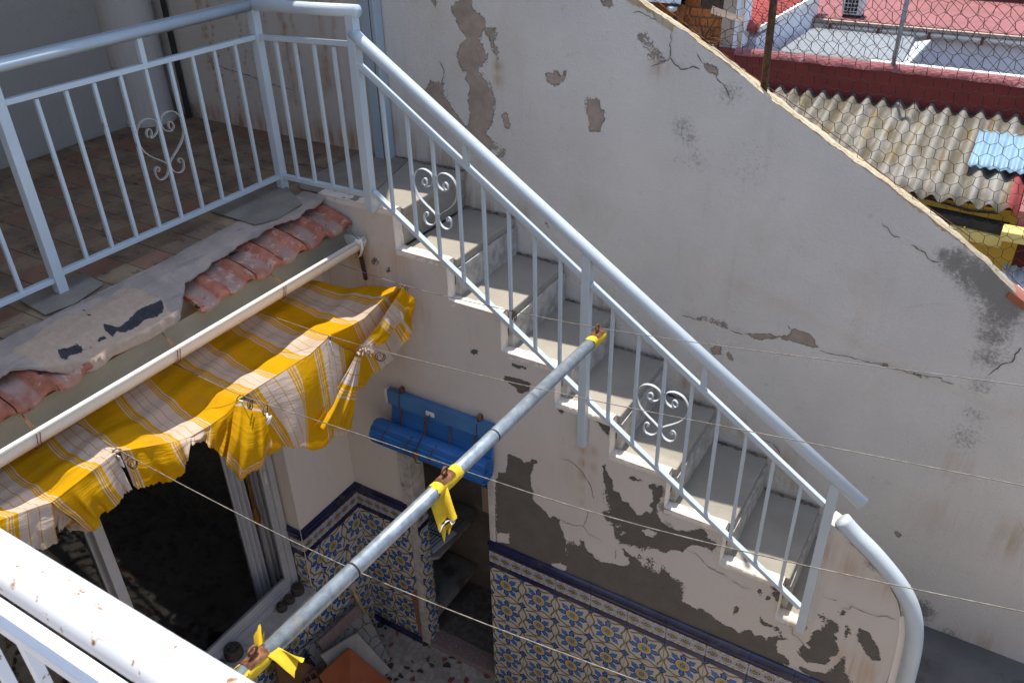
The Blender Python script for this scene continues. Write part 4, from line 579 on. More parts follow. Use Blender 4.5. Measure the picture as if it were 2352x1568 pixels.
# weathered sloping cap, rough
cx = np.arange(-.49, 2.40, .012); ny = 9; P = np.zeros((ny + 3, len(cx), 3)); rr = np.random.RandomState(5)
cz = np.interp(cx, tx, tz)
for k in range(ny + 3):
    kk = min(max(k - 1, 0), ny); ed = 1 if kk in (0, ny) else 0
    w = np.convolve(rr.randn(len(cx) + 8), np.ones(4) / 4, 'same')[4:4 + len(cx)]
    P[k, :, 0] = cx; P[k, :, 1] = W_ - .006 + .145 * kk / ny + w * .004 * ed; P[k, :, 2] = cz + .006 - .042 * kk / ny + w * .004 - ed * .004
    if k == 0: P[k, :, 2] -= .025; P[k, :, 1] += .004
    if k == ny + 2: P[k, :, 2] -= .05
MB().grid(P).build('wall_cap', M['cap'], tall, smooth=False)
MB().slab([(2.375, W_ - .012, -.028), (2.46, W_ - .012, -.075), (2.46, W_ + .14, -.105), (2.375, W_ + .14, -.058)], .025).build('clay_cap_tile', M['terratile'], tall, bevel=.003)
for l in (D['TALL_CRACK'][:5], D['TALL_CRACK'][5:]):
    crack_mesh(l, W_ - .0125, .005).build('crack', M['crack'], tall, fix=False)

# light blue steel upright and terrace end wall
ew = MB().box((-2.3, W_ - .004, -.1), (-.4935, W_ + .14, 3.2)).build('terrace_end_wall', M['end'])
n0 = 110; xs2 = np.linspace(-2.085, -.4935, 130); zs2 = np.linspace(0.0, 2.4, 160)
P = np.zeros((160, 130, 3)); P[:, :, 0] = xs2[None, :]; P[:, :, 2] = zs2[:, None]; P[:, :, 1] = W_ - .008
fc = MB().grid(P).build('plaster_face', M['end'], ew, smooth=True, fix=False)
Q = P.reshape(-1, 3)[:, [0, 2]]; streaks = []
for (sx, z0, z1, w, a) in [(-1.62, .02, 1.1, .012, 1), (-1.58, .05, 1.0, .008, 1), (-1.47, .0, 1.1, .008, .7), (-1.66, .3, 1.2, .012, .7), (-1.36, .02, .9, .008, .9), (-1.30, .1, .95, .007, .6), (-1.05, .2, .9, .02, .55), (-.98, .1, .8, .012, .5), (-.80, .3, .9, .03, .5), (-.72, .1, .8, .015, .45), (-1.18, .1, 1., .01, .4)]:
    streaks += [(sx + .012 * math.sin(k * 1.7 + sx * 9), z0 + (z1 - z0) * k / 26, w * .8, a * random.uniform(1.0, 1.7)) for k in range(27)]
base = [(-2.0 + .1 * k, .02 + .03 * random.random(), .05, .9) for k in range(17)]
put_attr(fc, 'rust', blobs(Q, streaks + base)); put_attr(fc, 'mold', blobs(Q, [(-1.9, .0, .08, .8), (-1.5, 0, .06, .5)])); put_attr(fc, 'peel', np.full(len(Q), -.05))
crack_mesh([[(-1.66, .34), (-1.5, .31), (-1.38, .30), (-1.2, .27), (-1.05, .26)]], W_ - .0095, .006).build('crack', M['crack'], ew, fix=False)
tag(ew, 'terrace end wall with orange rust streaks beside the fat stucco column', 'wall')
hw = MB().box((-2.3, -4.2, -.1), (-2.085, W_, 3.2)).build('house_wall', M['house'])
tag(hw, 'lilac grey stucco house wall along the back of the upper terrace', 'wall')
col = thing('flue_column', 'fat round stucco flue column in the terrace corner', 'column', (-2.065, .395, 0))
MB().lathe([(.150, 0), (.150, .02), (.140, .03), (.136, .30), (.139, .318)], n=28).build('lower_shaft', M['column'], col, smooth=False)
MB().lathe([(.147, .322), (.152, .335), (.150, .70), (.150, 2.4)], n=28).build('upper_shaft', M['column'], col)
MB().tube([(-1.895, W_ - .03, 0), (-1.895, W_ - .03, 2.4)], .016, 10).build('drain_pipe', M['beamdark'])
tag(bpy.data.objects['drain_pipe'], 'thin dark drain pipe standing between the stucco column and the rust streaked wall', 'pipe')
ps = MB().box((-.492, W_ - .065, 0.0), (-.405, W_ - .009, 2.4)).build('steel_upright', M['greypost'], bevel=.004)
tag(ps, 'pale blue grey square steel upright against the wall at the top of the stairs', 'post')
MB().box((-.4315, W_ - .0665, .001), (-.4275, W_ - .064, 2.4)).build('seam', M['crack'], ps)

# ================================================================= staircase
st = thing('staircase', 'narrow straight flight of grey stone steps going down along the tall wall', 'stairs')
pts_top = []
mb = MB().box((-.60, .055, -.035), (NB, W_ - .012, .003)).build('landing_slab', M['tread'], st, bevel=.006)
for k in range(1, 9):
    x0 = (k - 1) * G_; z = -k * R_; x1 = k * G_ + NB
    if k == 8: x1 = x0 + .32
    MB().box((x0 + .012, .055, z - .038), (x1, W_ - .012, z + .003)).build('tread', M['tread'], st, bevel=.007)
    MB().box((x0 - .012, .055, z + .0031), (x0 + .002, W_ - .012, z + .055)).box((x0 - .012, .055, z + .0575), (x0 + .010, W_ - .012, z + R_ - .0355)).build('riser', M['tread'], st, bevel=.002)
    MB().box((x0 - .012, .055, z - .20), (x0 + .30, W_ - .012, z - .0385)).build('step_core', M['tilebed'], st)
    # grimy filler against the tall wall
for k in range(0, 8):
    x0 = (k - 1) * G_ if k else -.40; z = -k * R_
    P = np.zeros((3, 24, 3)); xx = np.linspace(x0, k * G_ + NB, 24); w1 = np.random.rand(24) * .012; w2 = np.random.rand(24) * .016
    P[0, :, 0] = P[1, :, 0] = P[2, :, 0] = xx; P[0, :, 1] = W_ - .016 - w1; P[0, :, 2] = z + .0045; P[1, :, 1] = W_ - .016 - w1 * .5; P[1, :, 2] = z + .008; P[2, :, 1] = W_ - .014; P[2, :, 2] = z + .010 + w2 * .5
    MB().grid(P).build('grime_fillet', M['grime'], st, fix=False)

# ================================================================= stair side wall with peeling paint
side = thing('stair_side_wall', 'white and grey peeling wall under the stairs with blue flower tiles', 'wall')
def steptop(x):
    if x < 0: return .006
    k = int(x / G_) + 1
    return -min(k, 8) * R_ + .006
PAR = [(2.018, -.875), (2.06, -.895), (2.10, -.93), (2.18, -.99), (2.27, -1.07), (2.315, -1.135), (2.345, -1.21), (2.362, -1.30), (2.372, -1.42), (2.380, -1.60), (2.384, -1.76)]
segs = [(-.432, -.055, lambda x: .006), (-.055, 0.0, lambda x: .006)]
segs += [(k * G_, (k + 1) * G_, (lambda z: (lambda x: z))(-(k + 1) * R_ + .006)) for k in range(7)] + [(7 * G_, 2.018, lambda x: -8 * R_ + .006)]
segs += [(2.018, 2.372, lambda x: float(np.interp(x, [p[0] for p in PAR], [p[1] for p in PAR])))]
mb = MB(); Qs = []
OP0, OP1, OPZ = -.055, .436, -1.33
def zb(x): return OPZ if OP0 - 1e-6 < x < OP1 + 1e-6 else -1.80
for (a, b, f) in segs:
    cuts = sorted(set([a, b] + [c for c in (OP0, OP1) if a < c < b]))
    for c0, c1 in zip(cuts[:-1], cuts[1:]):
        n = max(2, int((c1 - c0) / .0095) + 1); X = np.linspace(c0, c1, n); bz = zb((c0 + c1) / 2); T = np.array([f(x) for x in X])
        if c0 >= 2.0: bz = -1.80
        m = max(2, int((T.max() - bz) / .0095)); P = np.zeros((m, n, 3)); P[:, :, 0] = X; 
        for j in range(m): P[j, :, 2] = bz + (T - bz) * j / (m - 1)
        P[:, :, 1] = .003 * np.sin(P[:, :, 0] * 4) * np.sin(P[:, :, 2] * 3.3)
        mb.grid(P); Qs.append(P.reshape(-1, 3))
# wall strip left of the landing down to the courtyard corner
X = np.linspace(-.485, -.432, 7); P = np.zeros((180, 7, 3)); P[:, :, 0] = X; P[:, :, 2] = np.linspace(-1.80, -.07, 180)[:, None]; mb.grid(P); Qs.append(P.reshape(-1, 3))
sf = mb.build('plaster_face', M['side'], side, smooth=True, fix=False)
Q = np.concatenate(Qs)[:, [0, 2]]
sd = np.where((k_ := sdist(Q, D['SIDE_KEEP'])) > -.02, np.minimum(sdist(Q, D['SIDE_PEEL']), -k_), sdist(Q, D['SIDE_PEEL']))
put_attr(sf, 'peel', sd); put_attr(sf, 'rust', blobs(Q, D['SIDE_RUST'])); put_attr(sf, 'mold', blobs(Q, [(1.33, -1.02, .03, .85), (1.36, -1.10, .03, .9), (1.38, -1.2, .025, .7), (1.62, -1.22, .09, .35), (2.2, -1.0, .03, .7), (2.12, -.93, .02, .7), (-.12, -1.36, .04, .5)]))
crack_mesh(D['SIDE_CRACK'], -.0035, .0036).build('crack', M['crack'], side, fix=False)
mb = MB().box((-.60, .006, -2.92), (-.055, .105, -.08)).box((-.43, .006, -.0799), (-.055, .05, 0.0)).box((.436, .006, -2.92), (.55, .105, -.75)).box((.551, .006, -2.92), (2.015, .105, -1.49)).box((-.0549, .006, OPZ), (.4359, .105, -.57))
for k in range(8):
    mb.box((k * G_ + .001, .006, -min(k + 3, 9) * R_), ((k + 1) * G_ if k < 7 else 2.015, .05, -(k + 1) * R_))
mb.build('wall_core', M['tilebed'], side)
mb = MB(); pl_ = [(2.016, -1.9)] + [(x, z - .004) for x, z in PAR] + [(2.384, -1.9)]
mb.prism(pl_, 1, .006, .095); mb.box((2.0151, .006, -2.92), (2.386, .095, -1.901)); mb.build('end_wall_core', M['curb'], side, bevel=.008)
ef = np.zeros((7, len(PAR) * 4, 3)); pp_ = np.array(PAR); kk_ = np.linspace(6, len(PAR) - 1, len(PAR) * 4)
ex = np.interp(kk_, range(len(PAR)), pp_[:, 0]); ez = np.interp(kk_, range(len(PAR)), pp_[:, 1]); rg = np.random.rand(7, len(ex))
gx = np.gradient(ex); gz = np.gradient(ez); gl = np.hypot(gx, gz) + 1e-9; ox, oz = -gz / gl, gx / gl
for j, (off, yy) in enumerate([(-.004, -.002), (.010, .004), (.026, .014), (.038, .028), (.044, .045), (.040, .07), (.0, .094)]):
    w_ = off + (rg[j] - .5) * .006 * (j > 0); ef[j, :, 0] = ex + ox * w_; ef[j, :, 1] = yy; ef[j, :, 2] = ez + oz * w_
MB().grid(ef).build('worn_end', M['curb'], side, smooth=True, fix=False)
for k in range(9):                                                    # white stepped curb, rounded and chipped
    x0, x1 = ((k - 1) * G_, k * G_) if k else (-.43, 0.0)
    if k == 8: x1 = 2.012
    z = -k * R_; n = 22; P = np.zeros((6, n, 3)); X = np.linspace(x0 + .001, x1 + (.002 if k < 8 else 0), n); rg = np.random.rand(6, n)
    prof = [(-.002, -.018), (-.001, .0), (.004, .0085), (.030, .0095), (.052, .009), (.060, -.01)]
    for i, (yy, zz) in enumerate(prof): P[i, :, 0] = X; P[i, :, 1] = yy + (rg[i] - .5) * .004; P[i, :, 2] = z + zz + (rg[i] - .5) * .003
    MB().grid(P).build('curb_top', M['curb'], side, smooth=True, fix=False)
    if k < 8:
        P = np.zeros((10, 4, 3)); Z = np.linspace(z - R_ + .004, z + .007, 10); rg = np.random.rand(10, 4)
        for j, (yy, xx) in enumerate([(-.001, -.0005), (.003, .0045), (.028, .006), (.060, .003)]): P[:, j, 0] = x1 + xx + (rg[:, j] - .5) * .003; P[:, j, 1] = yy; P[:, j, 2] = Z
        MB().grid(P).build('curb_riser', M['curb'], side, smooth=True, fix=False)
# door trims of the store under the stairs
MB().box((.4365, -.006, -1.755), (.470, .1045, -1.30)).build('jamb_trim', M['slabwhite'], side, bevel=.003)
MB().box((-.133, -.007, -1.757), (-.105, -.001, -1.30)).build('jamb_trim', M['slabwhite'], side, bevel=.003)
MB().box((-.1049, -.009, -1.757), (-.056, -.001, -1.30)).build('jamb_render', M['tilebed'], side, bevel=.003)
MB().box((-.054, .001, -2.92), (.435, .12, -2.885)).build('door_sill', M['granite'], side, bevel=.004)

# ---------------------------------------------------------------- wainscots
ZT = -1.947
def rectbox(w, h, name, mat, parent, t=.006): return MB().box((0.001, -t, -h + .001), (w - .001, 0, -.001)).build(name, mat, parent, bevel=.0012)
protos = {}
def piece(kind, w, parent, base, rz, dx, z):
    """place one wall tile: base corner + dx along the wall"""
    h, mat, t, nm = {'t': (.2, M['azulejo'], .006, 'flower_tile'), 'f': (.082, M['frieze'], .007, 'braid_tile'), 'l': (.035, M['navy'], .009, 'navy_listel'), 'c': (.073, M['navy'], .02, 'navy_cap')}[kind]
    key = (kind, round(w, 3))
    if key not in protos:
        if kind == 'c':
            pr = [(-.004, 0), (-.016, -.006), (-.021, -.018), (-.018, -.034), (-.010, -.046), (-.012, -.056), (-.009, -.073), (0, -.073), (0, 0)]
            ob = MB().prism(pr, 0, .0008, w - .0008).build(nm, mat, parent)
        else: ob = MB().box((0.001, -t, .001), (w - .001, 0, h - .001)).build(nm, mat, parent, bevel=.0012)
        protos[key] = ob
    else: ob = dup(protos[key], parent)
    c, s = math.cos(rz), math.sin(rz)
    ob.location = (base[0] + c * dx, base[1] + s * dx, z if kind == 'c' else z - h); ob.rotation_euler = (random.uniform(-.006, .006), random.uniform(-.003, .003), rz)
    return ob
def wainscot(parent, base, rz, widths, rows=5, top=True):
    dx = 0
    for w in widths:
        if top:
            piece('c', w, parent, base, rz, dx, -1.757); piece('f', w, parent, base, rz, dx, -1.830); piece('l', w, parent, base, rz, dx, -1.912)
        for k in range(rows): piece('t', w, parent, base, rz, dx, ZT - k * .2)
        dx += w
wainscot(side, (.428, -.001, 0), 0, [.2] * 9 + [.15])
wainscot(side, (-.488, -.001, 0), 0, [.183, .2])
wainscot(side, (-.054, .001, 0), math.pi / 2, [.1])
MB().box((-.486, -.016, -2.92), (-.105, -.008, -2.862)).build('skirting', M['navy'], side, bevel=.002)
MB().hexa([(-.118, -.0085, -2.93), (-.104, -.0085, -2.93), (-.104, -.007, -2.93), (-.118, -.007, -2.93)], [(-.155, -.0085, -2.5), (-.104, -.0085, -2.43), (-.104, -.007, -2.43), (-.155, -.007, -2.5)]).build('broken_edge', M['brickhollow'], side)

# ================================================================= courtyard facade with window
fac = thing('courtyard_facade', 'courtyard facade with a wide dark window and tiled dado under the awning', 'wall')
XF = -.482
MB().box((-.62, -.450, -2.92), (XF, -.0001, -.30)).box((-.62, -2.6, -2.92), (XF, -.4501, -2.235)).box((-.62, -2.6, -.62), (XF, -.4501, -.30)).build('plaster_wall', M['facade'], fac)
wainscot(fac, (XF + .001, -.449, 0), math.pi / 2, [.1, .2, .149])
dy = -2.149
for w in [.2] * 8 + [.1]:
    for k in (2, 3, 4): piece('t', w, fac, (XF + .001, dy, 0), math.pi / 2, 0, ZT - k * .2)
    if ('x', w) not in protos: protos[('x', w)] = ob = MB().box((0.001, -.006, .001), (w - .001, 0, .108)).build('flower_tile', M['azulejo'], fac, bevel=.0012)
    else: ob = dup(protos[('x', w)], fac)
    ob.location = (XF + .001, dy, ZT - .4); ob.rotation_euler = (0, 0, math.pi / 2); dy += w
wainscot(fac, (-.57, -.4515, 0), 0, [.087])
for k in (0,):
    MB().box((-.576, -.462, -2.2), (-.569, -.4505, -1.76)).build('navy_edge', M['navy'], fac)
win = thing('sliding_window', 'aluminium sliding window with dark panes and stone sill below the awning', 'window', (-.58, -.46, -2.2))
def at(mb_fn, name, mat, **kw):
    mb = mb_fn; mb.v = [(x + .58, y + .46, z + 2.2) for x, y, z in mb.v]; return mb.build(name, mat, win, **kw)
at(MB().box((-.62, -2.6, -2.235), (-.450, -.4505, -2.2)), 'sill', M['sill'], bevel=.004)
at(MB().box((-.61, -.500, -2.199), (-.565, -.4645, -.63)).box((-.61, -2.6, -2.199), (-.553, -.5001, -2.160)).box((-.61, -2.6, -2.16), (-.575, -.5001, -2.145)), 'outer_frame', M['alu'], bevel=.002)
at(MB().box((-.600, -.538, -2.1445), (-.580, -.5005, -.63)).box((-.600, -1.36, -2.1445), (-.580, -.5385, -2.098)).box((-.600, -1.40, -2.1445), (-.578, -1.355, -.63)), 'sash_frame', M['alu'], bevel=.002)
at(MB().box((-.640, -1.412, -2.1445), (-.622, -1.372, -.63)).box((-.640, -2.6, -2.1445), (-.622, -1.4125, -2.098)), 'sash_frame', M['alu'], bevel=.002)
at(MB().box((-.592, -1.354, -2.0975), (-.588, -.539, -.63)), 'glass_pane', M['glass'])
at(MB().box((-.633, -2.6, -2.0975), (-.629, -1.413, -.63)), 'glass_pane', M['glass'])
at(MB().box((-.5795, -.525, -1.42), (-.574, -.512, -1.33)), 'sash_latch', M['slabwhite'], bevel=.002)
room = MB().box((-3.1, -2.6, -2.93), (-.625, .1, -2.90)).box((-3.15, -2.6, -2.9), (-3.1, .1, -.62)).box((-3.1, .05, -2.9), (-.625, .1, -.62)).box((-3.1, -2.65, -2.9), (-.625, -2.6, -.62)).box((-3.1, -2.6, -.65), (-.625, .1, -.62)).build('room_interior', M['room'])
tag(room, 'dark empty room seen through the window panes', 'room')
for i, (y0, y1, lb) in enumerate([(-.64, -.545, 'left wavy grey net curtain hanging behind the window glass'), (-.525, -.43, 'right wavy grey net curtain hanging behind the glass next to the window jamb')]):
    n = 44; P = np.zeros((14, n, 3)); t = np.linspace(0, 1, n)
    for k in range(14): P[k, :, 0] = -.735 + .022 * np.sin(t * 19 + k * .12 + i); P[k, :, 1] = y0 + (y1 - y0) * t; P[k, :, 2] = -.66 - (1.72) * k / 13
    c = MB().grid(P).build('net_curtain', M['curtain'], None, smooth=True, fix=False); tag(c, lb, 'curtain', 'net curtains behind the window')
rod = MB().tube([(-.70, -.53, -.9), (-.70, -.535, -1.62)], .009, 8).lathe([(.009, -1.62), (.015, -1.65), (.021, -1.69), (.017, -1.73), (.009, -1.75)], (-.70, -.535, 0), 12).build('curtain_wand', M['wood'], smooth=True)
tag(rod, 'turned brown wooden curtain wand hanging between the two net curtains', 'curtain wand')
cr = thing('plastic_crate', 'dark blue slatted plastic crate standing in the dark room behind the window frame', 'crate', (-1.02, -1.45, -2.9))
mb = MB()
for s in (0, 1):
    for k in range(9): mb.box((-.16 + .04 * k, -.2 + .39 * s, .03), (-.145 + .04 * k, -.19 + .39 * s, .27)); mb.box((-.17 + .33 * s, -.19 + .045 * k, .03), (-.16 + .33 * s, -.175 + .045 * k, .27))
mb.build('slats', M['crate'], cr)['kind'] = 'stuff'
MB().box((-.18, -.21, .271), (.18, -.185, .31)).box((-.18, .185, .271), (.18, .21, .31)).box((-.18, -.1849, .271), (-.155, .1849, .31)).box((.155, -.1849, .271), (.18, .1849, .31)).build('rim', M['crate'], cr, bevel=.004)
MB().box((-.18, -.21, 0), (.18, .21, .029)).build('base', M['crate'], cr)
PL = [((-.527, -.990, -2.2), .049, .06, 'largest dark clay knob on the sill at the left near the pole end'), ((-.522, -.645, -2.2), .029, .038, 'small dark clay knob on the sill leftmost of the row of three'), ((-.524, -.583, -2.2), .029, .036, 'small dark clay knob on the sill in the middle of the row of three'), ((-.531, -.512, -2.2), .037, .05, 'medium dark clay knob on the sill nearest the window jamb'), ((-.525, -1.08, -2.2), .03, .04, 'dark clay knob on the sill half hidden by the near handrail')]
for loc, r, h, lb in PL:
    p = thing('clay_weight', lb, 'clay weight', loc, 0, 'dark clay weights on the window sill')
    MB().lathe([(r * .96, 0), (r, h * .15), (r * .97, h * .7), (r * .86, h * .95), (r * .6, h), (r * .5, h * .9)], n=22).build('body', M['pot'], p, smooth=True)
    MB().lathe([(r * .38, h * .86), (r * .36, h * 1.02), (r * .22, h * 1.06)], (r * .08, -r * .06, 0), 16).build('knob', M['pot'], p, smooth=True)

# ================================================================= eave with roof tiles
ev = thing('tiled_eave', 'crumbling terrace edge with red roof tiles and flaking mortar above the gutter', 'eave')
MB().box((XF - .02, -2.6, -.298), (-.335, -.001, -.085)).build('fascia', M['fascia'], ev)
MB().box((-.6199, -2.6, -.2), (-.475, 0.0, -.0125)).box((-.4749, -2.6, -.2), (-.40, 0.0, -.055)).build('eave_slab', M['grout'], ev)
tw = .148; proto = None
prof = []
for i in range(13):
    t = i / 12; prof.append((t * tw * .985, .016 * (1 if t > .62 else 0) * math.sin(min(1, max(0, (t - .62) / .38)) * math.pi) ** .6 + (-.012 * math.sin(min(1, t / .62) * math.pi) ** .7 if t < .62 else 0)))
for k in range(16):
    if -1.40 < -.004 - (k + .5) * tw < -.93: continue
    if proto is None:
        n = len(prof); P = np.zeros((6, 2 * n, 3)); L = [-.44, -.30, -.262, -.252, -.252, -.262]
        rows = []
        mb = MB(); xsL = [-.45, -.32, -.262, -.240, -.236]; dz = [-.035, -.060, -.078, -.088, -.102]
        T = np.zeros((len(xsL), n, 3)); Bm = np.zeros((len(xsL), n, 3))
        for i, (xx, zz) in enumerate(zip(xsL, dz)):
            for j, (yy, hh) in enumerate(prof): T[i, j] = (xx, yy, zz + hh); Bm[i, j] = (xx - (.004 if i > 2 else 0), yy, zz + hh - (.020 if i < 4 else .012))
        mb.grid(T); mb.grid(Bm)
        nn = n * len(xsL)
        for j in range(n - 1): a = (len(xsL) - 1) * n + j; mb.f.append((a, a + 1, nn + a + 1, nn + a)); mb.mi.append(0)
        for i in range(len(xsL) - 1):
            for j in (0, n - 1): a = i * n + j; mb.f.append((a, a + n, nn + a + n, nn + a)); mb.mi.append(0)
        t = mb.build('roof_tile', M['terra'], ev, smooth=False); proto = t
    else: t = dup(proto, ev)
    t.location = (random.uniform(-.006, .006), -.004 - (k + 1) * tw, random.uniform(-.003, .003)); t.rotation_euler = (random.uniform(-.02, .02), random.uniform(-.01, .01), random.uniform(-.025, .025))
# mortar skin over the back of the tiles and the broken part
ys_ = np.arange(-2.5, .0, .012); ns = 34; P = np.zeros((len(ys_), ns, 3)); E = np.zeros((len(ys_), ns)); rr = np.random.RandomState(11)
nz1 = np.convolve(rr.randn(len(ys_) + 20), np.ones(5) / 5, 'same')[10:10 + len(ys_)]; nz2 = np.convolve(rr.randn(len(ys_) + 60), np.ones(17) / 17, 'same')[30:30 + len(ys_)]
reach = np.interp(ys_, [-2.5, -1.56, -1.46, -1.38, -.99, -.93, -.86, -.6, -.2, 0], [-.345, -.335, -.28, -.240, -.236, -.27, -.335, -.355, -.365, -.37]) + nz1 * .009 + nz2 * .025
cover = np.interp(ys_, [-2.5, -1.50, -1.40, -1.0, -.92, 0], [0, 0, 1, 1, 0, 0])
for i, y in enumerate(ys_):
    X = np.linspace(-.505 + nz2[i] * .03, reach[i], ns - 1)
    for j, x in enumerate(X):
        z = np.interp(x, [-.53, -.46, -.40, -.32, -.272, -.24], [-.0035, -.002, -.006, -.030, -.058, -.078]) + .006 + cover[i] * .010 * np.clip((x + .42) / .1, 0, 1)
        z += .004 * math.sin(y * 21 + x * 14) * np.clip((x + .5) / .1, 0, 1) + rr.rand() * .002 * (x > -.5)
        P[i, j] = (x, y, z)
    P[i, ns - 1] = (reach[i] - .003, y, P[i, ns - 2, 2] - (.010 + .034 * cover[i]))
mo = MB().grid(P).build('mortar', M['mortar'], ev, smooth=True, fix=False); Q = P.reshape(-1, 3)[:, :2]
put_attr(mo, 'tar', sdist(Q, D['TAR'])); put_attr(mo, 'scar', sdist(Q, D['SCAR']))
for (poly, lb) in [([(-.705, -.385), (-.428, -.397), (-.385, -.30), (-.405, -.13), (-.66, .015), (-.72, -.2)], 'large grey ribbed mat patch under the corner post of the terrace railing'), ([(-.70, -1.29), (-.52, -1.31), (-.50, -1.2), (-.535, -1.06), (-.67, -1.04)], 'small grey ribbed mat patch under the middle post of the terrace railing'), ([(-.55, .005), (-.21, .007), (-.20, .12), (-.32, .54), (-.60, .545), (-.60, .1)], 'dark grey ribbed mat patch on the landing at the top of the stairs')]:
    m_ = MB().prism(poly, 2, .0065 if poly[0][1] < 0 else .0045, .011 if poly[0][1] < 0 else .009).build('floor_mat', M['mat']); tag(m_, lb, 'mat', 'grey ribbed mats')

# ================================================================= gutter
gt = thing('rain_gutter', 'cream white half round rain gutter running under the tiled eave', 'gutter', (-.222, 0, -.165))
prof = [(.052, .014), (.058, .020), (.064, .014), (.060, .004)] + [(.060 * math.cos(a),   .060 * math.sin(a) * 1.02) for a in [-math.pi * k / 12 for k in range(1, 12)]] + [(-.060, .004), (-.062, .03)]
P = np.zeros((2, len(prof), 3)); 
inner = [(x * .95, z + .003) for x, z in prof[::-1]]; full = prof + inner
MB().prism(full, 1, -2.6, -.012).build('trough', M['pvc'], gt, smooth=False)
MB().prism([(x * .93, z + .004) for x, z in prof[::-1][:14]] + [(x * .90, z + .006) for x, z in prof[::-1][:14]][::-1], 1, -2.59, -.013).build('dirty_lining', M['fascia'], gt)
MB().tube([(.058, -2.6, .014), (.058, -.012, .014)], .0095, 10).build('front_bead', M['pvc'], gt, smooth=True)
MB().prism([(.063 * math.cos(a),   .063 * math.sin(a) * 1.02 + .006) for a in [-math.pi * k / 16 for k in range(17)]], 1, -.030, -.008).build('end_cap', M['pvc'], gt)
MB().tube([(.058, -.075, .014), (.058, -.048, .014)], .016, 12).build('end_clip', M['pvc'], gt, smooth=True)
MB().tube([(.070, -.055, .028), (.074, -.056, -.02), (.060, -.058, -.055), (.03, -.06, -.076)], .006, 8).build('drip_strap', M['pvc'], gt, smooth=True)
for i, y in enumerate((-.543, -1.087, -1.641)):
    for dy in (0, .010):
        MB().tube([(-.10, y + .05 + dy, .075), (-.02, y + .02, .045), (.05, y + dy, .026), (.0695, y + dy * 1.2, .012), (.066, y - .004 + dy, -.02), (.056, y + dy, -.040), (.035, y + .002, -.060), (.0, y, -.066)], .0016, 5).build('tie_wire', M['rust'], gt)
ti = MB().tube([(.07, -.066, .03), (.05, -.064, .036), (.03, -.05, .03), (-.02, -.03, .05), (-.07, -.02, .055)], .002, 5).build('tie_wire', M['wire'], gt)
br = MB().beam((-.20, -.02, -.23), (-.185, -.018, -.37), .014, .014, (0, 1, 0)).build('gutter_stay', M['darkrust']); tag(br, 'short dark iron stay under the end of the gutter by the stair wall', 'bracket')
# ================================================================= railings
YR = -.022
def bar(name, p0, p1, w, h, parent, mat='rail', up=(0, 0, 1), bev=.0015): return MB().beam(p0, p1, w, h, up).build(name, M[mat], parent, bevel=bev)
def heart(parent, c, axis, mat='scroll', sc=1.0):
    """flat iron scroll heart, two halves, in the vertical plane along axis"""
    H = D['HEART']; ax = Vector(axis)
    # smooth the traced half
    pts = []
    for i in range(len(H) - 1):
        p0 = H[max(i - 1, 0)]; p1 = H[i]; p2 = H[i + 1]; p3 = H[min(i + 2, len(H) - 1)]
        for k in range(4):
            t = k / 4; f = lambda a, b, c_, d: .5 * (2 * b + (c_ - a) * t + (2 * a - 5 * b + 4 * c_ - d) * t * t + (3 * b - a - 3 * c_ + d) * t ** 3)
            pts.append((f(p0[0], p1[0], p2[0], p3[0]), f(p0[1], p1[1], p2[1], p3[1])))
    pts.append(H[-1])
    zc = -.585
    for s in (1, -1):
        W3 = [Vector(c) + ax * ((u - .0185) * s * sc - (.007 * s)) + Vector((0, 0, (v - zc) * sc)) for u, v in pts]
        MB().ribbon(W3, ax.cross(Vector((0, 0, 1))), .012, .0032).build('scroll', M[mat], parent)
sr = thing('stair_railing', 'pale blue painted iron railing sloping down the outer side of the stairs', 'railing', (0, 0, 0))
hz = lambda x: .725 + (x + .056) * (-.703 - .725) / (2.1 + .056)
uz = lambda x: .615 + (x + .053) * (-.776 - .615) / (1.99 + .053)
lz = lambda x: .075 + (x + .052) * (-1.341 - .075) / (1.979 + .052)
MB().tube([(-.090, YR, hz(-.090) + .004), (-.05, YR, hz(-.05)), (1.0, YR, hz(1.0)), (2.112, YR, hz(2.112))], .025, 18).build('handrail', M['rail'], sr, smooth=False, bevel=0)
for me_o in [c for c in sr.children if c.name.startswith('handrail')]: me_o.data.polygons.foreach_set('use_smooth', [len(p.vertices) == 4 for p in me_o.data.polygons])
segx = [(-.072, .943), (.979, 1.985)]
for a, b in segx:
    bar('upper_bar', (a, YR, uz(a)), (b, YR, uz(b)), .026, .019, sr); bar('lower_bar', (a, YR, lz(a)), (b, YR, lz(b)), .026, .019, sr)
bar('post', (-.096, YR, -.004), (-.084, YR, .828), .040, .040, sr, up=(1, 0, 0)); bar('post', (.961, YR, -.895), (.961, YR, hz(.961) - .015), .036, .036, sr, up=(1, 0, 0)); bar('post', (2.006, YR, -1.475), (2.006, YR, hz(2.006) - .015), .036, .036, sr, up=(1, 0, 0))
bp = None
for s0, s1 in ((-.09, .961), (.961, 2.006)):
    for k in range(1, 9):
        x = s0 + (s1 - s0) * k / 9
        o = bar('baluster', (x, YR, lz(x) + .008), (x, YR, uz(x) - .006), .0135, .0135, sr, up=(1, 0, 0), bev=.001)
        if k == 3: heart(sr, (x, YR, uz(x) - .27), (1, 0, 0))
    xm = s0 + (s1 - s0) * .485
    bar('stub', (xm, YR, uz(xm) + .008), (xm, YR, hz(xm) - .018), .022, .022, sr, up=(1, 0, 0))
tr = thing('terrace_railing', 'pale blue painted iron railing along the edge of the upper terrace with one scroll heart', 'railing', (0, 0, 0))
XR = -.622
MB().tube([(XR, -2.44, .815), (XR, 0.0, .812), (XR + .012, YR + .01, .812), (-.60, YR, .813), (-.30, YR, .822), (-.050, YR, .832)], .0245, 16).build('handrail', M['rail'], tr, smooth=True)
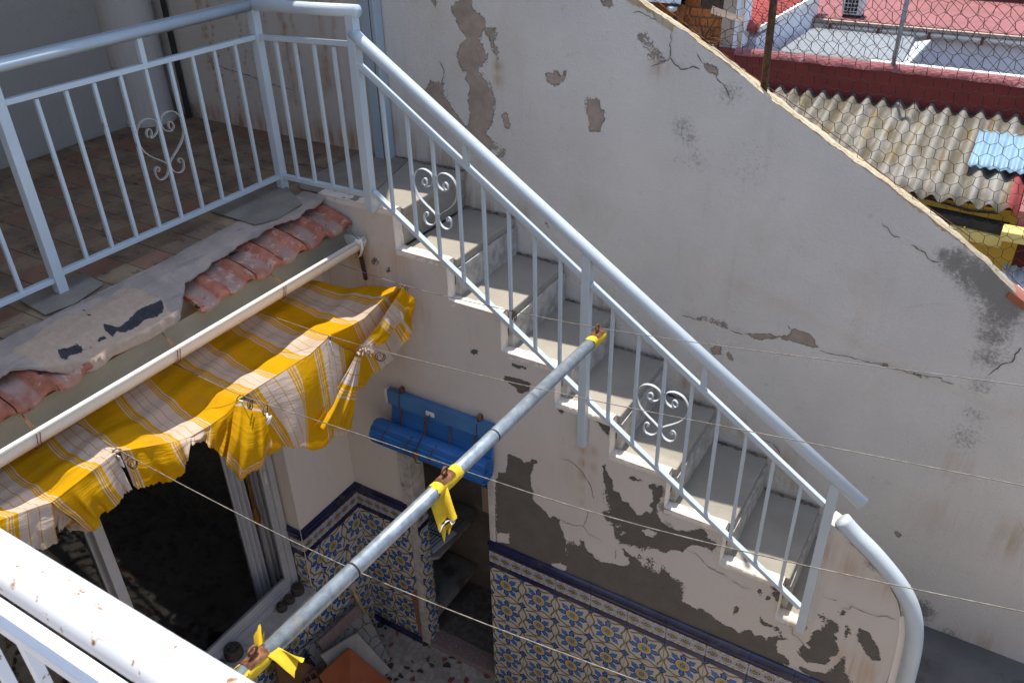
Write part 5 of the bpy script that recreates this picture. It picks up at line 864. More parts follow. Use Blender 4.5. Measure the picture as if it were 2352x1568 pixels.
yl = [YR, -1.172, -2.40]
for y in yl: bar('post', (XR, y, -.004), (XR, y, .80), .038, .038, tr, up=(1, 0, 0))
for a, b in ((YR - .019, -1.153), (-1.191, -2.381)):
    bar('upper_bar', (XR, a, .685), (XR, b, .70), .025, .019, tr); bar('lower_bar', (XR, a, .064), (XR, b, .078), .025, .019, tr)
    for k in range(1, 10):
        y = a + (b - a) * k / 10; bar('baluster', (XR, y, .074), (XR, y, .684), .0135, .0135, tr, up=(1, 0, 0), bev=.001)
        if k == 5: heart(tr, (XR, y, .395), (0, 1, 0), 'scroll_old')
    ym = (a + b) / 2; bar('stub', (XR, ym, .70), (XR, ym, .800), .022, .022, tr, up=(1, 0, 0))
bar('upper_bar', (XR + .019, YR, .683), (-.108, YR, .705), .025, .019, tr); bar('lower_bar', (XR + .019, YR, .064), (-.114, YR, .068), .025, .019, tr)
for k in range(1, 5):
    x = XR + (-.092 - XR) * k / 5; bar('baluster', (x, YR, .074), (x, YR, .685), .0135, .0135, tr, up=(1, 0, 0), bev=.001)
nr = thing('near_railing', 'out of focus rust speckled white railing in the near corner of the terrace', 'railing', (0, 0, 0))
YN = -2.392
MB().tube([(-.55, YN, .822), (3.4, YN, .822)], .0255, 20).build('handrail', M['rail2'], nr, smooth=True)
bar('upper_bar', (-.6, YN, .690), (3.4, YN, .690), .026, .019, nr, 'rail2'); bar('lower_bar', (-.6, YN, .07), (3.4, YN, .07), .026, .019, nr, 'rail2')
for k in range(33):
    x = -.5 + .118 * k
    if k % 11 == 10: bar('post', (x, YN, 0), (x, YN, .80), .038, .038, nr, 'rail2', up=(1, 0, 0))
    else: bar('baluster', (x, YN, .08), (x, YN, .68), .0135, .0135, nr, 'rail2', up=(1, 0, 0), bev=.001)
er = thing('end_wall_handrail', 'thick pale blue tube handrail curving down over the end of the stair wall', 'handrail', (0, 0, 0))
pts = D['END_RAIL']; P_ = []
for i in range(len(pts) - 1):
    p0 = pts[max(i - 1, 0)]; p1 = pts[i]; p2 = pts[i + 1]; p3 = pts[min(i + 2, len(pts) - 1)]
    for k in range(4):
        t = k / 4; f = lambda a, b, c_, d: .5 * (2 * b + (c_ - a) * t + (2 * a - 5 * b + 4 * c_ - d) * t * t + (3 * b - a - 3 * c_ + d) * t ** 3)
        P_.append((f(p0[0], p1[0], p2[0], p3[0]), .018, f(p0[1], p1[1], p2[1], p3[1])))
P_.append((2.443, .018, -1.70)); 
o = MB().tube(P_, .0335, 18).build('tube', M['rail'], er, smooth=True)

# ================================================================= clotheslines, pole, rings
lbl = ['wire clothesline nearest the stairs passing through the eye at the far pole end', 'second wire clothesline from the stairs crossing above the blue blind', 'third wire clothesline from the stairs crossing the middle of the pole', 'wire clothesline nearest the viewer crossing the tiled corner']
for ln, lb in zip(D['LINES'], lbl):
    P_ = [Vector(p) for p in ln]; d0 = (P_[0] - P_[1]).normalized(); d1 = (P_[-1] - P_[-2]).normalized()
    P_ = [Vector((-.335, P_[0].y, P_[0].z + .005))] + P_ + [P_[-1] + d1 * ((5.2 - P_[-1].x) / d1.x)]
    # smooth along the span
    Q_ = []
    for i in range(len(P_) - 1):
        for k in range(3): Q_.append(P_[i].lerp(P_[i + 1], k / 3))
    Q_.append(P_[-1])
    for it in range(4): Q_ = [Q_[0]] + [(Q_[i - 1] + Q_[i] * 2 + Q_[i + 1]) / 4 for i in range(1, len(Q_) - 1)] + [Q_[-1]]
    tag(MB().tube(Q_, .0016, 6).build('clothesline', M['wire'], smooth=True), lb, 'clothesline', 'wire clotheslines over the courtyard')
pa, pb = Vector((1.0775, -.135, -.228)), Vector((1.0095, -1.925, -.228)); pd = (pb - pa).normalized()
pole = thing('awning_pole', 'grey galvanised steel tube hanging across the courtyard from the wires', 'pole', pa)
L = (pb - pa).length
def onp(d, r=0, z=0): return tuple(pd * d + Vector((0, 0, z)))
MB().tube([onp(0), onp(L)], .0225, 20).build('tube', M['galv'], pole, smooth=True)
for ob in [c for c in pole.children]: ob.data.polygons.foreach_set('use_smooth', [len(p.vertices) == 4 for p in ob.data.polygons])
for d in (.72, 1.39): MB().tube([onp(d), onp(d + .006)], .0232, 20).build('joint_ring', M['beamdark'], pole, smooth=True)
sdv = pd.cross(Vector((0, 0, 1))).normalized()
for i, d in enumerate((.025, .985, 1.735)):
    mb = MB(); n = 10; a0 = [math.radians(-48 + 96 * k / n) for k in range(n + 1)]; P = np.zeros((5, n + 1, 3))
    for j, (dd, rr_) in enumerate([(-.030, .0228), (-.030, .0262), (0, .0262), (.030, .0262), (.030, .0228)]):
        for k, a in enumerate(a0): P[j, k] = tuple(Vector(onp(d + dd)) + sdv * math.sin(a) * rr_ + Vector((0, 0, math.cos(a) * rr_)))
    mb.grid(P).build('saddle_plate', M['rust'], pole, smooth=True)
    c = Vector(onp(d)) + Vector((0, 0, .043)); mb = MB()
    mb.tube([c + (pd * .0 + sdv) * .0 + Vector((0, 0, -.0195)), c + Vector((0, 0, -.012))], .004, 8)
    mb.tube([c + pd * math.cos(t) * .0125 + Vector((0, 0, math.sin(t) * .0125)) for t in [2 * math.pi * k / 18 for k in range(18)]], .0036, 8, closed=True)
    mb.build('eye_bolt', M['rust'], pole, smooth=True)
def sleeve(d0, d1, name, lb, ragged=.01, cover=1.0):
    n = 26; m = 8; P = np.zeros((m, n, 3)); rg = np.random.RandomState(int(d0 * 100) + 3)
    for j in range(m):
        t = j / (m - 1)
        for k in range(n):
            a = 2 * math.pi * cover * k / (n - 1) + (1 - cover) * math.pi; w = (rg.rand() - .5) * ragged * (1 if j in (0, m - 1) else .15)
            r = .0242 + .0016 * math.sin(a * 3 + t * 5)
            P[j, k] = tuple(pa + pd * (d0 + (d1 - d0) * t + w) + sdv * math.sin(a) * r + Vector((0, 0, math.cos(a) * r)))
    o = MB().grid(P).build(name, M['scrap'], smooth=True, fix=False); tag(o, lb, 'cloth scrap', 'torn awning scraps left on the pole'); return o
sleeve(-.004, .085, 'cloth_scrap', 'short yellow cloth sleeve wrapped round the far pole end')
s2 = sleeve(.925, 1.045, 'cloth_scrap', 'yellow cloth sleeve with a hanging torn tail at the middle of the pole', .012)
s3 = sleeve(1.70, 1.785, 'cloth_scrap', 'shredded yellow cloth knotted round the near pole end', .04, .8)
def rag(base, pts, parent, name='tail', mat='scrap'):
    n = 12; m = 9; A, B, C_, D_ = [Vector(p) for p in pts]; P = np.zeros((m, n, 3)); rg = np.random.RandomState(len(pts) + int(abs(A.x) * 99))
    for j in range(m):
        for k in range(n):
            t, s = j / (m - 1), k / (n - 1); p = A.lerp(B, s).lerp(D_.lerp(C_, s), t) + Vector((.010, -.014, 0)) * math.sin(s * 7 + t * 2) * t + (Vector((0, 0, (rg.rand() - .5) * .012)) if j == m - 1 else Vector())
            P[j, k] = tuple(p)
    return MB().grid(P).build(name, M[mat], parent, smooth=True, fix=False)
q0 = pa + pd * 1.035
rag(None, [q0 + Vector((-.02, -.02, .012)), q0 + Vector((.024, .03, .006)), q0 + Vector((.078, -.005, -.052)), q0 + Vector((.030, -.035, -.098))], s2)
rag(None, [q0 + Vector((.030, -.036, -.099)), q0 + Vector((.0785, -.006, -.053)), q0 + Vector((.075, -.009, -.061)), q0 + Vector((.033, -.035, -.108))], s2, 'white_band', 'whitecloth')
rag(None, [q0 + Vector((.033, -.036, -.109)), q0 + Vector((.0745, -.01, -.063)), q0 + Vector((.060, -.02, -.100)), q0 + Vector((.043, -.03, -.145))], s2)
q1 = pa + pd * 1.715
rag(None, [q1 + Vector((.018, 0, .016)), q1 + Vector((.022, .035, .010)), q1 + Vector((.085, .055, .000)), q1 + Vector((.075, .025, -.032))], s3)
rag(None, [q1 + Vector((-.018, -.005, .020)), q1 + Vector((-.008, .02, .024)), q1 + Vector((-.012, .035, .055)), q1 + Vector((-.032, .02, .052))], s3)
RL = ['upper curtain ring holding the cloth corner on the wire by the stairs', 'second curtain ring beside the cloth corner on the wire by the stairs', 'bunched curtain rings hanging alone on the wire in front of the stair railing', 'curtain ring holding the taped cloth peak on the second wire', 'curtain ring at the torn cloth tip on the second wire', 'empty double curtain ring right of the torn cloth on the second wire', 'curtain ring at the cloth peak on the third wire', 'twin curtain ring just right of the cloth peak on the third wire', 'curtain ring tied with a white rag on the third wire', 'curtain ring left of the cloth peak on the wire nearest the viewer', 'curtain ring at the cloth peak on the wire nearest the viewer', 'empty double curtain ring right of the peak on the wire nearest the viewer']
for i, (c, lb) in enumerate(zip(D['RINGS'], RL)):
    c = Vector(c) + Vector((0, 0, -.014)); mb = MB(); r = .0175
    for j in range(3 if i == 2 else 2 if i in (5, 7, 11) else 1):
        yw = (i * 1.3 + j * .5); ax = Vector((math.cos(yw) * .5, .9, .2 * math.sin(i))).normalized()
        mb.tube([c + Vector((.008 * j, 0, -.002 * j)) + ax * math.cos(t) * r + Vector((0, 0, math.sin(t) * r)) for t in [2 * math.pi * k / 20 for k in range(20)]], .0021, 6, closed=True)
    tag(mb.build('curtain_ring', M['ring'], smooth=True), lb, 'curtain ring', 'iron curtain rings on the wires')

# ================================================================= torn striped awning
aw = thing('torn_awning', 'torn yellow and white striped awning cloth sagging from wires below the gutter', 'awning', (0, 0, 0))
def resample(L, n):
    A = np.array(L, float); d = np.r_[0, np.cumsum(np.linalg.norm(np.diff(A[:, :3], axis=0), axis=1))]; d /= d[-1]
    return np.stack([np.interp(np.linspace(0, 1, n), d, A[:, k]) for k in range(A.shape[1])], 1)
def cloth_obj(name, P, U, Vv):
    mb = MB().grid(P); r, c = P.shape[:2]; o = mb.build(name, M['cloth'], aw, smooth=True, fix=False); me = o.data
    uvl = me.uv_layers.new(name='UVMap'); li = np.zeros(len(me.loops), np.int32); me.loops.foreach_get('vertex_index', li)
    uvl.data.foreach_set('uv', np.stack([U.reshape(-1)[li], Vv.reshape(-1)[li]], 1).astype(np.float32).ravel()); return o
SH = np.array(D['SHEET'], float); n = 260; m = 60
d_ = np.r_[0, np.cumsum(np.linalg.norm(np.diff(SH[:, -1, :3], axis=0), axis=1))]; d_ /= d_[-1]
S1 = np.stack([[np.interp(np.linspace(0, 1, n), d_, SH[:, j, k]) for k in range(4)] for j in range(SH.shape[1])], 0)   # row, comp, col
rw_ = np.linspace(0, 1, SH.shape[1]); P = np.zeros((m, n, 3)); tt = np.linspace(0, 1, m)
for i in range(n):
    for k in range(3): P[:, i, k] = np.interp(tt, rw_, S1[:, k, i])
for it in range(6): P[1:-1] = (P[:-2] + P[1:-1] * 2 + P[2:]) / 4
rd_u = S1[0, 3]
for k, t in enumerate(tt):
    e_ = math.sin(math.pi * t) ** .7
    w_ = .0045 * np.sin(rd_u * 47 + t * 2.5 + np.sin(t * 7)) + .005 * np.sin(rd_u * 19 - t * 9) + .006 * np.sin(t * 16 + rd_u * 4) + .003 * np.sin(t * 33 + rd_u * 9)
    P[k, :, 2] += w_ * e_; P[k, :, 0] += w_ * e_ * .6
U = np.tile(rd_u, (m, 1)); Vv = np.tile(tt[:, None] * .45, (1, n))
cloth_obj('cloth_sheet', P, U, Vv)
# torn rim of the sheet is rounded over
for fi, F in enumerate(D['FLAPS']):
    n = 90; m = 30; A = resample(F['T'], n); B = resample([list(b) for b in F['B']], n); rg = np.random.RandomState(fi + 20)
    jag = np.convolve(rg.randn(n + 4), np.ones(3) / 3, 'same')[2:n + 2] * .006
    P = np.zeros((m, n, 3)); s = np.linspace(0, 1, n); nrm = Vector((.75, -.55, .1)).normalized()
    for k in range(m):
        t = k / (m - 1); b = A[:, :3] * (1 - t) + B * t
        off = F['b'] * math.sin(math.pi * min(1, t * .85 + .02)) * np.sin(np.pi * s) ** .8 + .011 * t * np.sin(s * (13 + fi) + t * 3.0 + fi) + .005 * t * np.sin(s * 31 + fi * 2) + .004 * math.sin(t * 9) * np.sin(s * 5 + fi)
        b += off[:, None] * np.array(nrm); b[:, 2] += jag * (t > .98) 
        P[k] = b
    U = np.tile(A[:, 3], (m, 1)) - (.10 if fi == 6 else 0) * np.linspace(0, 1, m)[:, None]
    if F.get('rot'): U = np.tile((SA - SP * np.linspace(F['rot'][0], F['rot'][1], m))[:, None], (1, n))
    Vv = np.tile((np.linspace(0, 1, m) * .2 + .45)[:, None], (1, n))
    cloth_obj('torn_flap', P, U, Vv)
kn = MB().tube([(.196, -1.04, -.335), (.205, -1.045, -.352), (.216, -1.04, -.340), (.214, -1.05, -.36), (.20, -1.05, -.375)], .006, 7).build('white_rag_knot', M['whitecloth'], aw, smooth=True)
for c in ((.135, -.625, -.285), (.078, -1.045, -.325), (-.062, -1.465, -.335)):
    MB().hexa([(c[0] - .012, c[1] - .008, c[2] - .03), (c[0] + .02, c[1] - .004, c[2] - .036), (c[0] + .02, c[1] + .001, c[2] - .036), (c[0] - .012, c[1] - .003, c[2] - .03)], [(c[0] - .012, c[1] - .008, c[2] + .014), (c[0] + .014, c[1] - .004, c[2] + .010), (c[0] + .014, c[1] + .001, c[2] + .010), (c[0] - .012, c[1] - .003, c[2] + .014)]).build('tape_tab', M['whitecloth'], aw, bevel=.002)

# ================================================================= blue roller blind
bl = thing('roller_blind', 'rolled up blue slatted blind with rusty hooks hanging over the store doorway', 'blind', (0, 0, 0))
BX0, BX1 = -.125, .492
MB().box((BX0, -.038, -1.052), (BX1 + .01, -.004, -.968)).build('head_board', M['bluepale'], bl, bevel=.003)
MB().box((BX0 - .018, -.036, -1.056), (BX0 - .001, -.004, -.972)).build('board_end', M['whitecloth'], bl, bevel=.003)
slat = None
for k in range(5):
    z = -1.058 - k * .026; yy = -.014 - .010 * k * .5
    s_ = MB().hexa([(BX0 + .01, yy - .010, z - .024), (BX1, yy - .010, z - .024), (BX1, yy - .002, z - .024), (BX0 + .01, yy - .002, z - .024)], [(BX0 + .01, yy - .004, z), (BX1, yy - .004, z), (BX1, yy + .002, z), (BX0 + .01, yy + .002, z)]).build('slat', M['blue'], bl, bevel=.0015)
rc = Vector((0, -.085, -1.208)); rr_ = .066
for k in range(22):                                                    # outer turn of slats: overlapping chords
    a = math.radians(92 + k * 16.4); r0 = rr_ if k < 22 else rr_
    a1 = a + math.radians(14.9)
    p0 = (rc.y + math.cos(a) * r0, rc.z + math.sin(a) * r0); p1 = (rc.y + math.cos(a1) * (r0 - .004), rc.z + math.sin(a1) * (r0 - .004))
    dx = random.uniform(-.003, .003)
    i0 = (rc.y + math.cos(a) * (r0 - .005), rc.z + math.sin(a) * (r0 - .005)); i1 = (rc.y + math.cos(a1) * (r0 - .009), rc.z + math.sin(a1) * (r0 - .009))
    MB().prism([p0, p1, i1, i0], 0, BX0 - .055 + dx, BX1 + .004 + dx).build('slat', M['blue'], bl, bevel=.001)
sp = []
for k in range(150):
    a = k * .26; r = .056 - .0003 * k + .0012 * math.sin(k * 2.1)
    sp.append((rc.y + math.cos(a) * r, rc.z + math.sin(a) * r))
mb = MB()
for x in (BX1 - .012, BX0 - .042): mb.ribbon([(x, y, z) for y, z in sp], (1, 0, 0), .022, .0042)
mb.build('rolled_slat_ends', M['blue'], bl)['kind'] = 'stuff'
MB().tube([(BX0 - .03, rc.y, rc.z), (BX1 - .02, rc.y, rc.z)], .0585, 24).build('roll_core', M['crate'], bl)
for j in range(4):
    x = BX0 + .075 + j * .148
    MB().tube([(x, -.026, -1.054), (x + .004, -.034, -1.10), (x + .008, -.046, -1.135), (x + .010, -.060, -1.150)], .0042, 6).build('rusty_tape', M['rust'], bl)
    for k in range(6):
        a = math.radians(110 + k * 16.4 + 4); r = rr_ + .001; xx = x - .03 - .004 * k
        MB().tube([(xx, rc.y + math.cos(a - .14) * (r + .0006), rc.z + math.sin(a - .14) * (r + .0006)), (xx + .004, rc.y + math.cos(a) * r, rc.z + math.sin(a) * r), (xx - .006, rc.y + math.cos(a + .02) * r, rc.z + math.sin(a + .02) * r)], .0026, 5).build('rusty_hook', M['rust'], bl)
cl = MB().box((.118, -.047, -1.030), (.168, -.0385, -1.004)).build('cord_cleat', M['whitecloth'], bl, bevel=.004)
MB().tube([(.145, -.049, -1.018), (.140, -.085, -1.09), (.128, -.135, -1.145), (.118, -.152, -1.20), (.114, -.154, -1.235), (.112, -.146, -1.262), (.110, -.12, -1.285)], .003, 6).build('pull_cord', M['darkrust'], bl)
MB().lathe([(.004, -.026), (.012, -.02), (.014, .0), (.010, .02), (.004, .026)], (.117, -.153, -1.205), 8).build('cord_knot', M['rust'], bl)
for x in (-.042, .420):
    MB().box((x - .010, -.030, -.966), (x + .010, -.004, -.938)).build('wall_hook', M['rust'], bl, bevel=.004)
    MB().tube([(x, -.028, -.955), (x - .004, -.0405, -.985), (x - .006, -.041, -1.03), (x - .006, -.0405, -1.054)], .0022, 5).build('hook_wire', M['darkrust'], bl)

# ================================================================= store under the stairs
sto = thing('stair_store', 'dark cluttered store under the stairs seen through its doorway', 'store room', (0, 0, 0))
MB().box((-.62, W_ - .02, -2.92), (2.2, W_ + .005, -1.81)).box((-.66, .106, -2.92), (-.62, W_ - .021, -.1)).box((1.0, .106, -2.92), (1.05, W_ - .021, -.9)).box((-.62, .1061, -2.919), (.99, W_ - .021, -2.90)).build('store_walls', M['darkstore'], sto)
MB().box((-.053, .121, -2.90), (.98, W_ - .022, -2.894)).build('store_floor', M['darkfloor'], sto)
MB().prism([(-.60, .075), (-.05, .05), (0.0, .10), (.012, .47), (-.04, .535), (-.60, .535)], 2, -2.225, -2.2).build('shelf', M['shelf'], sto, bevel=.004)
for k in range(5): MB().prism([(-.61, .12), (-.10 + .006 * k, .075), (-.042 - .004 * k, .10), (-.04 + .003 * k, .53), (-.61, .535)], 2, -2.715 + .012 * k - .03, -2.705 + .012 * k - .03).build('stacked_slab', M['shelf'], sto, bevel=.001)
MB().prism([(.05, .50), (.20, .50), (.20, .538), (.05, .538)], 2, -2.15, -1.95).build('loose_render', M['pier'], sto)
pp = MB().prism([(-.20, .16), (-.04, .10), (-.01, .30), (-.17, .34)], 2, -2.199, -2.192).build('paper_sheet', M['paper']); tag(pp, 'white paper lying under the black wire rack on the upper store shelf', 'paper')
rk = thing('wire_rack', 'black wire dish rack leaning on the upper shelf in the store doorway', 'rack', (-.12, .2, -2.19))
mb = MB()
for k in range(10): mb.tube([(-.14 + .02 * k, -.17, .012 + .002 * k), (-.11 + .025 * k, .14, .085)], .0022, 5)
mb.build('bars', M['wirerack'], rk)['kind'] = 'stuff'
MB().tube([(-.15, -.175, .01), (.06, -.175, .03), (.14, .145, .085), (-.12, .145, .085)], .003, 6, closed=True).build('rim', M['wirerack'], rk)
MB().tube([(-.13, -.02, .05), (.09, -.02, .06)], .003, 6).build('cross_bar', M['wirerack'], rk); MB().tube([(-.13, .0, .05), (.09, .0, .062)], .003, 6).build('cross_bar', M['wirerack'], rk)

# ================================================================= things leaning in the courtyard corner
def leaning(name, quad, t, mat, lb, cat, bevel=.004, grp=None):
    o = MB().slab(quad, t).build(name, M[mat], None, bevel=bevel); tag(o, lb, cat, grp); return o
ZF = -2.92
leaning('marble_slab', [(-.24, -.62, ZF), (-.205, -.205, ZF), (-.41, -.150, -2.630), (-.41, -.62, -2.56)], .022, 'marble', 'large grey veined marble slab leaning in the tiled corner', 'slab')
leaning('granite_strip', [(-.375, -.545, -2.575), (-.405, -.175, -2.645), (-.425, -.190, -2.570), (-.395, -.555, -2.490)], .016, 'granite', 'narrow pink speckled granite strip on top of the leaning marble slab', 'slab')
leaning('stone_curb', [(-.405, -.60, -2.58), (-.44, -.175, -2.655), (-.465, -.17, -2.60), (-.44, -.62, -2.50)], .03, 'marble', 'dark stone bar resting behind the pink granite strip against the tiles', 'stone bar', .012)
leaning('stone_tile', [(-.18, -.56, ZF), (-.16, -.26, ZF), (-.335, -.312, -2.640), (-.325, -.612, -2.500)], .018, 'whiteslab2', 'bone white stone slab leaning behind the orange tile', 'slab')
leaning('clay_tile', [(-.10, -.70, ZF), (-.095, -.33, ZF), (-.275, -.445, -2.585), (-.245, -.715, -2.500)], .014, 'terratile', 'orange red clay floor tile leaning in front of the white slab', 'tile')
leaning('brown_board', [(-.21, -1.02, ZF), (-.19, -.60, ZF), (-.355, -.612, -2.640), (-.415, -.80, -2.285), (-.38, -1.02, -2.225)][:2] + [(-.36, -.605, -2.640), (-.41, -.84, -2.270)], .03, 'board', 'thick brown board leaning on the tiles below the window sill', 'board')
hb = thing('hollow_brick', 'red hollow brick standing on end in front of the brown board', 'brick', (-.33, -.80, ZF), math.radians(62))
mb = MB(); w_, d_, h_ = .115, .06, .36
for (a0, a1, b0, b1) in [(0, w_, 0, .008), (0, w_, d_ - .008, d_)] + [(x, x + .008, .0081, d_ - .0081) for x in (0, .0355, .071, w_ - .008)]: mb.box((a0, b0, 0), (a1, b1, h_))
mb.build('shell', M['brickhollow'], hb)
for k in range(12): MB().box((.004 + k * .0093, -.0025, .002), (.0085 + k * .0093, -.0001, h_ - .002)).build('rib', M['brickhollow'], hb)
MB().box((.009, .009, 0), (w_ - .009, d_ - .009, h_ - .05)).build('inner_dark', M['black'], hb)
ml = thing('mallet', 'pale wooden handled mallet resting upside down in the tiled corner', 'mallet', (-.40, -.165, -2.66))
MB().tube([(0, 0, 0), (-.042, -.035, .25)], .011, 10).build('handle', M['handle'], ml, smooth=True)
MB().tube([(-.062, -.035, .252), (-.022, -.037, .262)], .021, 12).build('head', M['whiteslab2'], ml)
# ================================================================= chicken wire fence on the wall cap
fe = thing('chicken_wire_fence', 'rusty chicken wire fence standing on the sloping cap of the tall wall', 'fence', (0, 0, 0))
YF = W_ + .065
MB().tube([(1.372, YF, .50), (1.352, YF, 1.3)], .0145, 12).build('post', M['darkrust'], fe, smooth=True)
MB().lathe([(.03, 0), (.022, .012), (.016, .02)], (1.372, YF, .515), 10).build('post_foot', M['rust'], fe)
def hexmesh(x0, x1, z0, z1, px, pz, r, y, keep, jit, shear=0.0, seed=1):
    """twisted hexagonal netting: one thin three sided tube per wire"""
    rg = random.Random(seed); V_ = {}
    def vert(i, j, top):
        k = (i, j, top)
        if k not in V_:
            x = x0 + (i + (.5 if j % 2 else 0)) * px; z = z0 + j * pz + (pz * .68 if top else 0)
            V_[k] = Vector((x + shear * (z - z0) + rg.uniform(-jit, jit), y + .012 * math.sin(x * 5 + z * 3) + rg.uniform(-.002, .002), z + rg.uniform(-jit, jit)))
        return V_[k]
    mb = MB(); ni = int((x1 - x0) / px) + 1; nj = int((z1 - z0) / pz) + 1
    for j in range(nj):
        for i in range(ni):
            a, b = vert(i, j, 0), vert(i, j, 1); es = [(a, b, r * 1.35)]
            o = 0 if j % 2 else -1
            es.append((b, vert(i + o, j + 1, 0), r)); es.append((b, vert(i + o + 1, j + 1, 0), r))
            for p, q_, rr in es:
                if keep(p.x, p.z) and keep(q_.x, q_.z): mb.tube([p, q_], rr, 3, False)
    return mb
capz = lambda x: float(np.interp(x, tx, tz))
w = hexmesh(.75, 3.3, -.5, 1.25, .047, .0405, .0010, YF, lambda x, z: z > capz(x) - .012, .0035, -.06).build('wire_netting', M['mesh'], fe, smooth=True, fix=False); w['kind'] = 'stuff'
xx = np.linspace(.8, 3.2, 60); MB().tube([(x, YF + random.uniform(-.006, .006), capz(x) + .004 + .010 * math.sin(x * 9)) for x in xx], .0017, 5).build('bottom_wire', M['rust'], fe)
# dead plant caught on the cap
tw_ = thing('dry_plant', 'dry brown twigs caught on the wall cap beside the brick house', 'dry plant', (1.10, W_ + .10, .70))
rg = random.Random(9)
for k in range(16):
    a = rg.uniform(-.3, 2.4); l = rg.uniform(.05, .16); p = [Vector((0, 0, 0))]
    for s in range(5): p.append(p[-1] + Vector((math.cos(a) * l / 5 + rg.uniform(-.008, .008), rg.uniform(-.01, .01), math.sin(a) * l / 5 + rg.uniform(-.006, .008))))
    MB().tube(p, [.0032, .003, .0026, .002, .0015, .001], 5).build('twig', M['twig'], tw_)
MB().slab([(.02, .0, .10), (.14, .01, .075), (.145, .02, .090), (.02, .012, .125)], .006).build('dry_leaf', M['pier'], tw_)

# ================================================================= neighbours beyond the wall
# brick house
bh = thing('brick_house', 'orange hollow brick house with a beige corner pier and dark panel behind the wall', 'house', (0, 0, 0))
MB().box((-2.2, 6.216, -3), (-.52, 6.5, .6)).build('mortar_wall', M['brickmortar'], bh)
bw_, bh_ = .235, .077; proto = {}
rg = random.Random(5)
for r_i in range(9):
    for c_i in range(6):
        z = -.64 + r_i * (bh_ + .012); x1 = -.60 - c_i * (bw_ + .012) - (.12 if r_i % 2 else 0) + (.0 if c_i or not (r_i % 2) else 0)
        x0 = x1 - bw_
        if x0 < -1.32: continue
        dk = rg.random() < .2
        if r_i % 2 and c_i == 0: MB().box((-.60 - .108, 6.19, z), (-.602, 6.2155, z + bh_)).build('brick', M['brickmat'], bh, bevel=.004)
        if dk not in proto: b_ = proto[dk] = MB().box((0, 0, 0), (bw_, .0255, bh_)).build('brick', M['brickdark' if dk else 'brickmat'], bh, bevel=.004)
        else: b_ = dup(proto[dk], bh)
        b_.location = (x0, 6.19 + rg.uniform(-.003, .003), z); 
MB().box((-.60, 6.17, -.66), (-.455, 6.6, .6)).build('corner_pier', M['pier'], bh, bevel=.006)
MB().box((-.455, 6.14, -.66), (-.40, 6.5, .6)).build('white_trim', M['nwhite'], bh, bevel=.004)
MB().tube([(-.378, 6.12, -.66), (-.378, 6.12, .6)], .020, 10).build('downpipe', M['ngutter'], bh, smooth=True)
MB().box((-2.1, 6.17, -.55), (-1.12, 6.2155, .02)).build('rust_panel', M['rustpanel'], bh); MB().box((-2.1, 6.10, -.255), (-.98, 6.169, -.20)).build('white_beam', M['nwhite'], bh)
MB().hexa([(-1.06, 6.10, -.62), (-1.0, 6.10, -.62), (-1.0, 6.15, -.62), (-1.06, 6.15, -.62)], [(-1.0, 6.10, .1), (-.95, 6.10, .1), (-.95, 6.15, .1), (-1.0, 6.15, .1)]).build('dark_prop', M['rustpanel'], bh)
wl = thing('white_lamp', 'small white plastic wall lamp beside the rust brown panel', 'lamp', (-1.10, 6.06, -.30))
MB().lathe([(.02, -.03), (.05, -.01), (.055, .02), (.03, .035)], n=12).build('shade', M['acwhite'], wl); MB().box((-.03, -.03, .035), (.05, .04, .05)).build('bracket', M['black'], wl)
# red parapet wall
rp = thing('red_parapet', 'dark oxide red parapet wall with a white edged top behind the corrugated roof', 'wall', (0, 0, 0))
MB().box((-2.0, 6.0, -3.2), (3.4, 6.14, -.640)).build('wall_body', M['redwall'], rp)
X = np.arange(-.38, 3.4, .03); P = np.zeros((5, len(X), 3)); rr = np.random.RandomState(3)
for j, (yy, zz) in enumerate([(5.985, -.665), (5.99, -.635), (6.03, -.612), (6.075, -.610), (6.08, -.645)]):
    wv = np.convolve(rr.randn(len(X) + 8), np.ones(5) / 5, 'same')[4:4 + len(X)] * .008
    P[j, :, 0] = X; P[j, :, 1] = yy + wv; P[j, :, 2] = zz + wv * .6
MB().grid(P).build('worn_top', M['redtop'], rp, smooth=True)
MB().box((.9, 6.076, -.66), (3.4, 6.135, -.600)).build('white_edge', M['whitetop'], rp, bevel=.008)
MB().tube([(-.86, 5.97, -.585), (-.60, 5.97, -.590), (-.585, 5.97, -.70), (-.59, 5.97, -.9)], .014, 8).build('grey_conduit', M['greysheet'], rp)
bf = thing('back_fence', 'second wire fence with a thin grey rod on the red parapet', 'fence', (0, 0, 0))
MB().tube([(1.115, 6.06, -.62), (1.115, 6.06, .9)], .021, 10).build('rod', M['galv'], bf, smooth=True)
mb = MB()
for k in range(-14, 40):
    for s, tl in ((1, .52), (-1, 1.15)):
        p, prev = [], None
        for t in range(9):
            z = -.60 + t * .15; x = -.4 + k * .115 + s * (z + .6) * tl
            if -.36 < x < 3.3: p.append((x + random.uniform(-.008, .008), 6.07, z))
        if len(p) > 1: mb.tube(p, .0028, 3, False)
mb.build('wire_netting', M['mesh'], bf, fix=False)['kind'] = 'stuff'
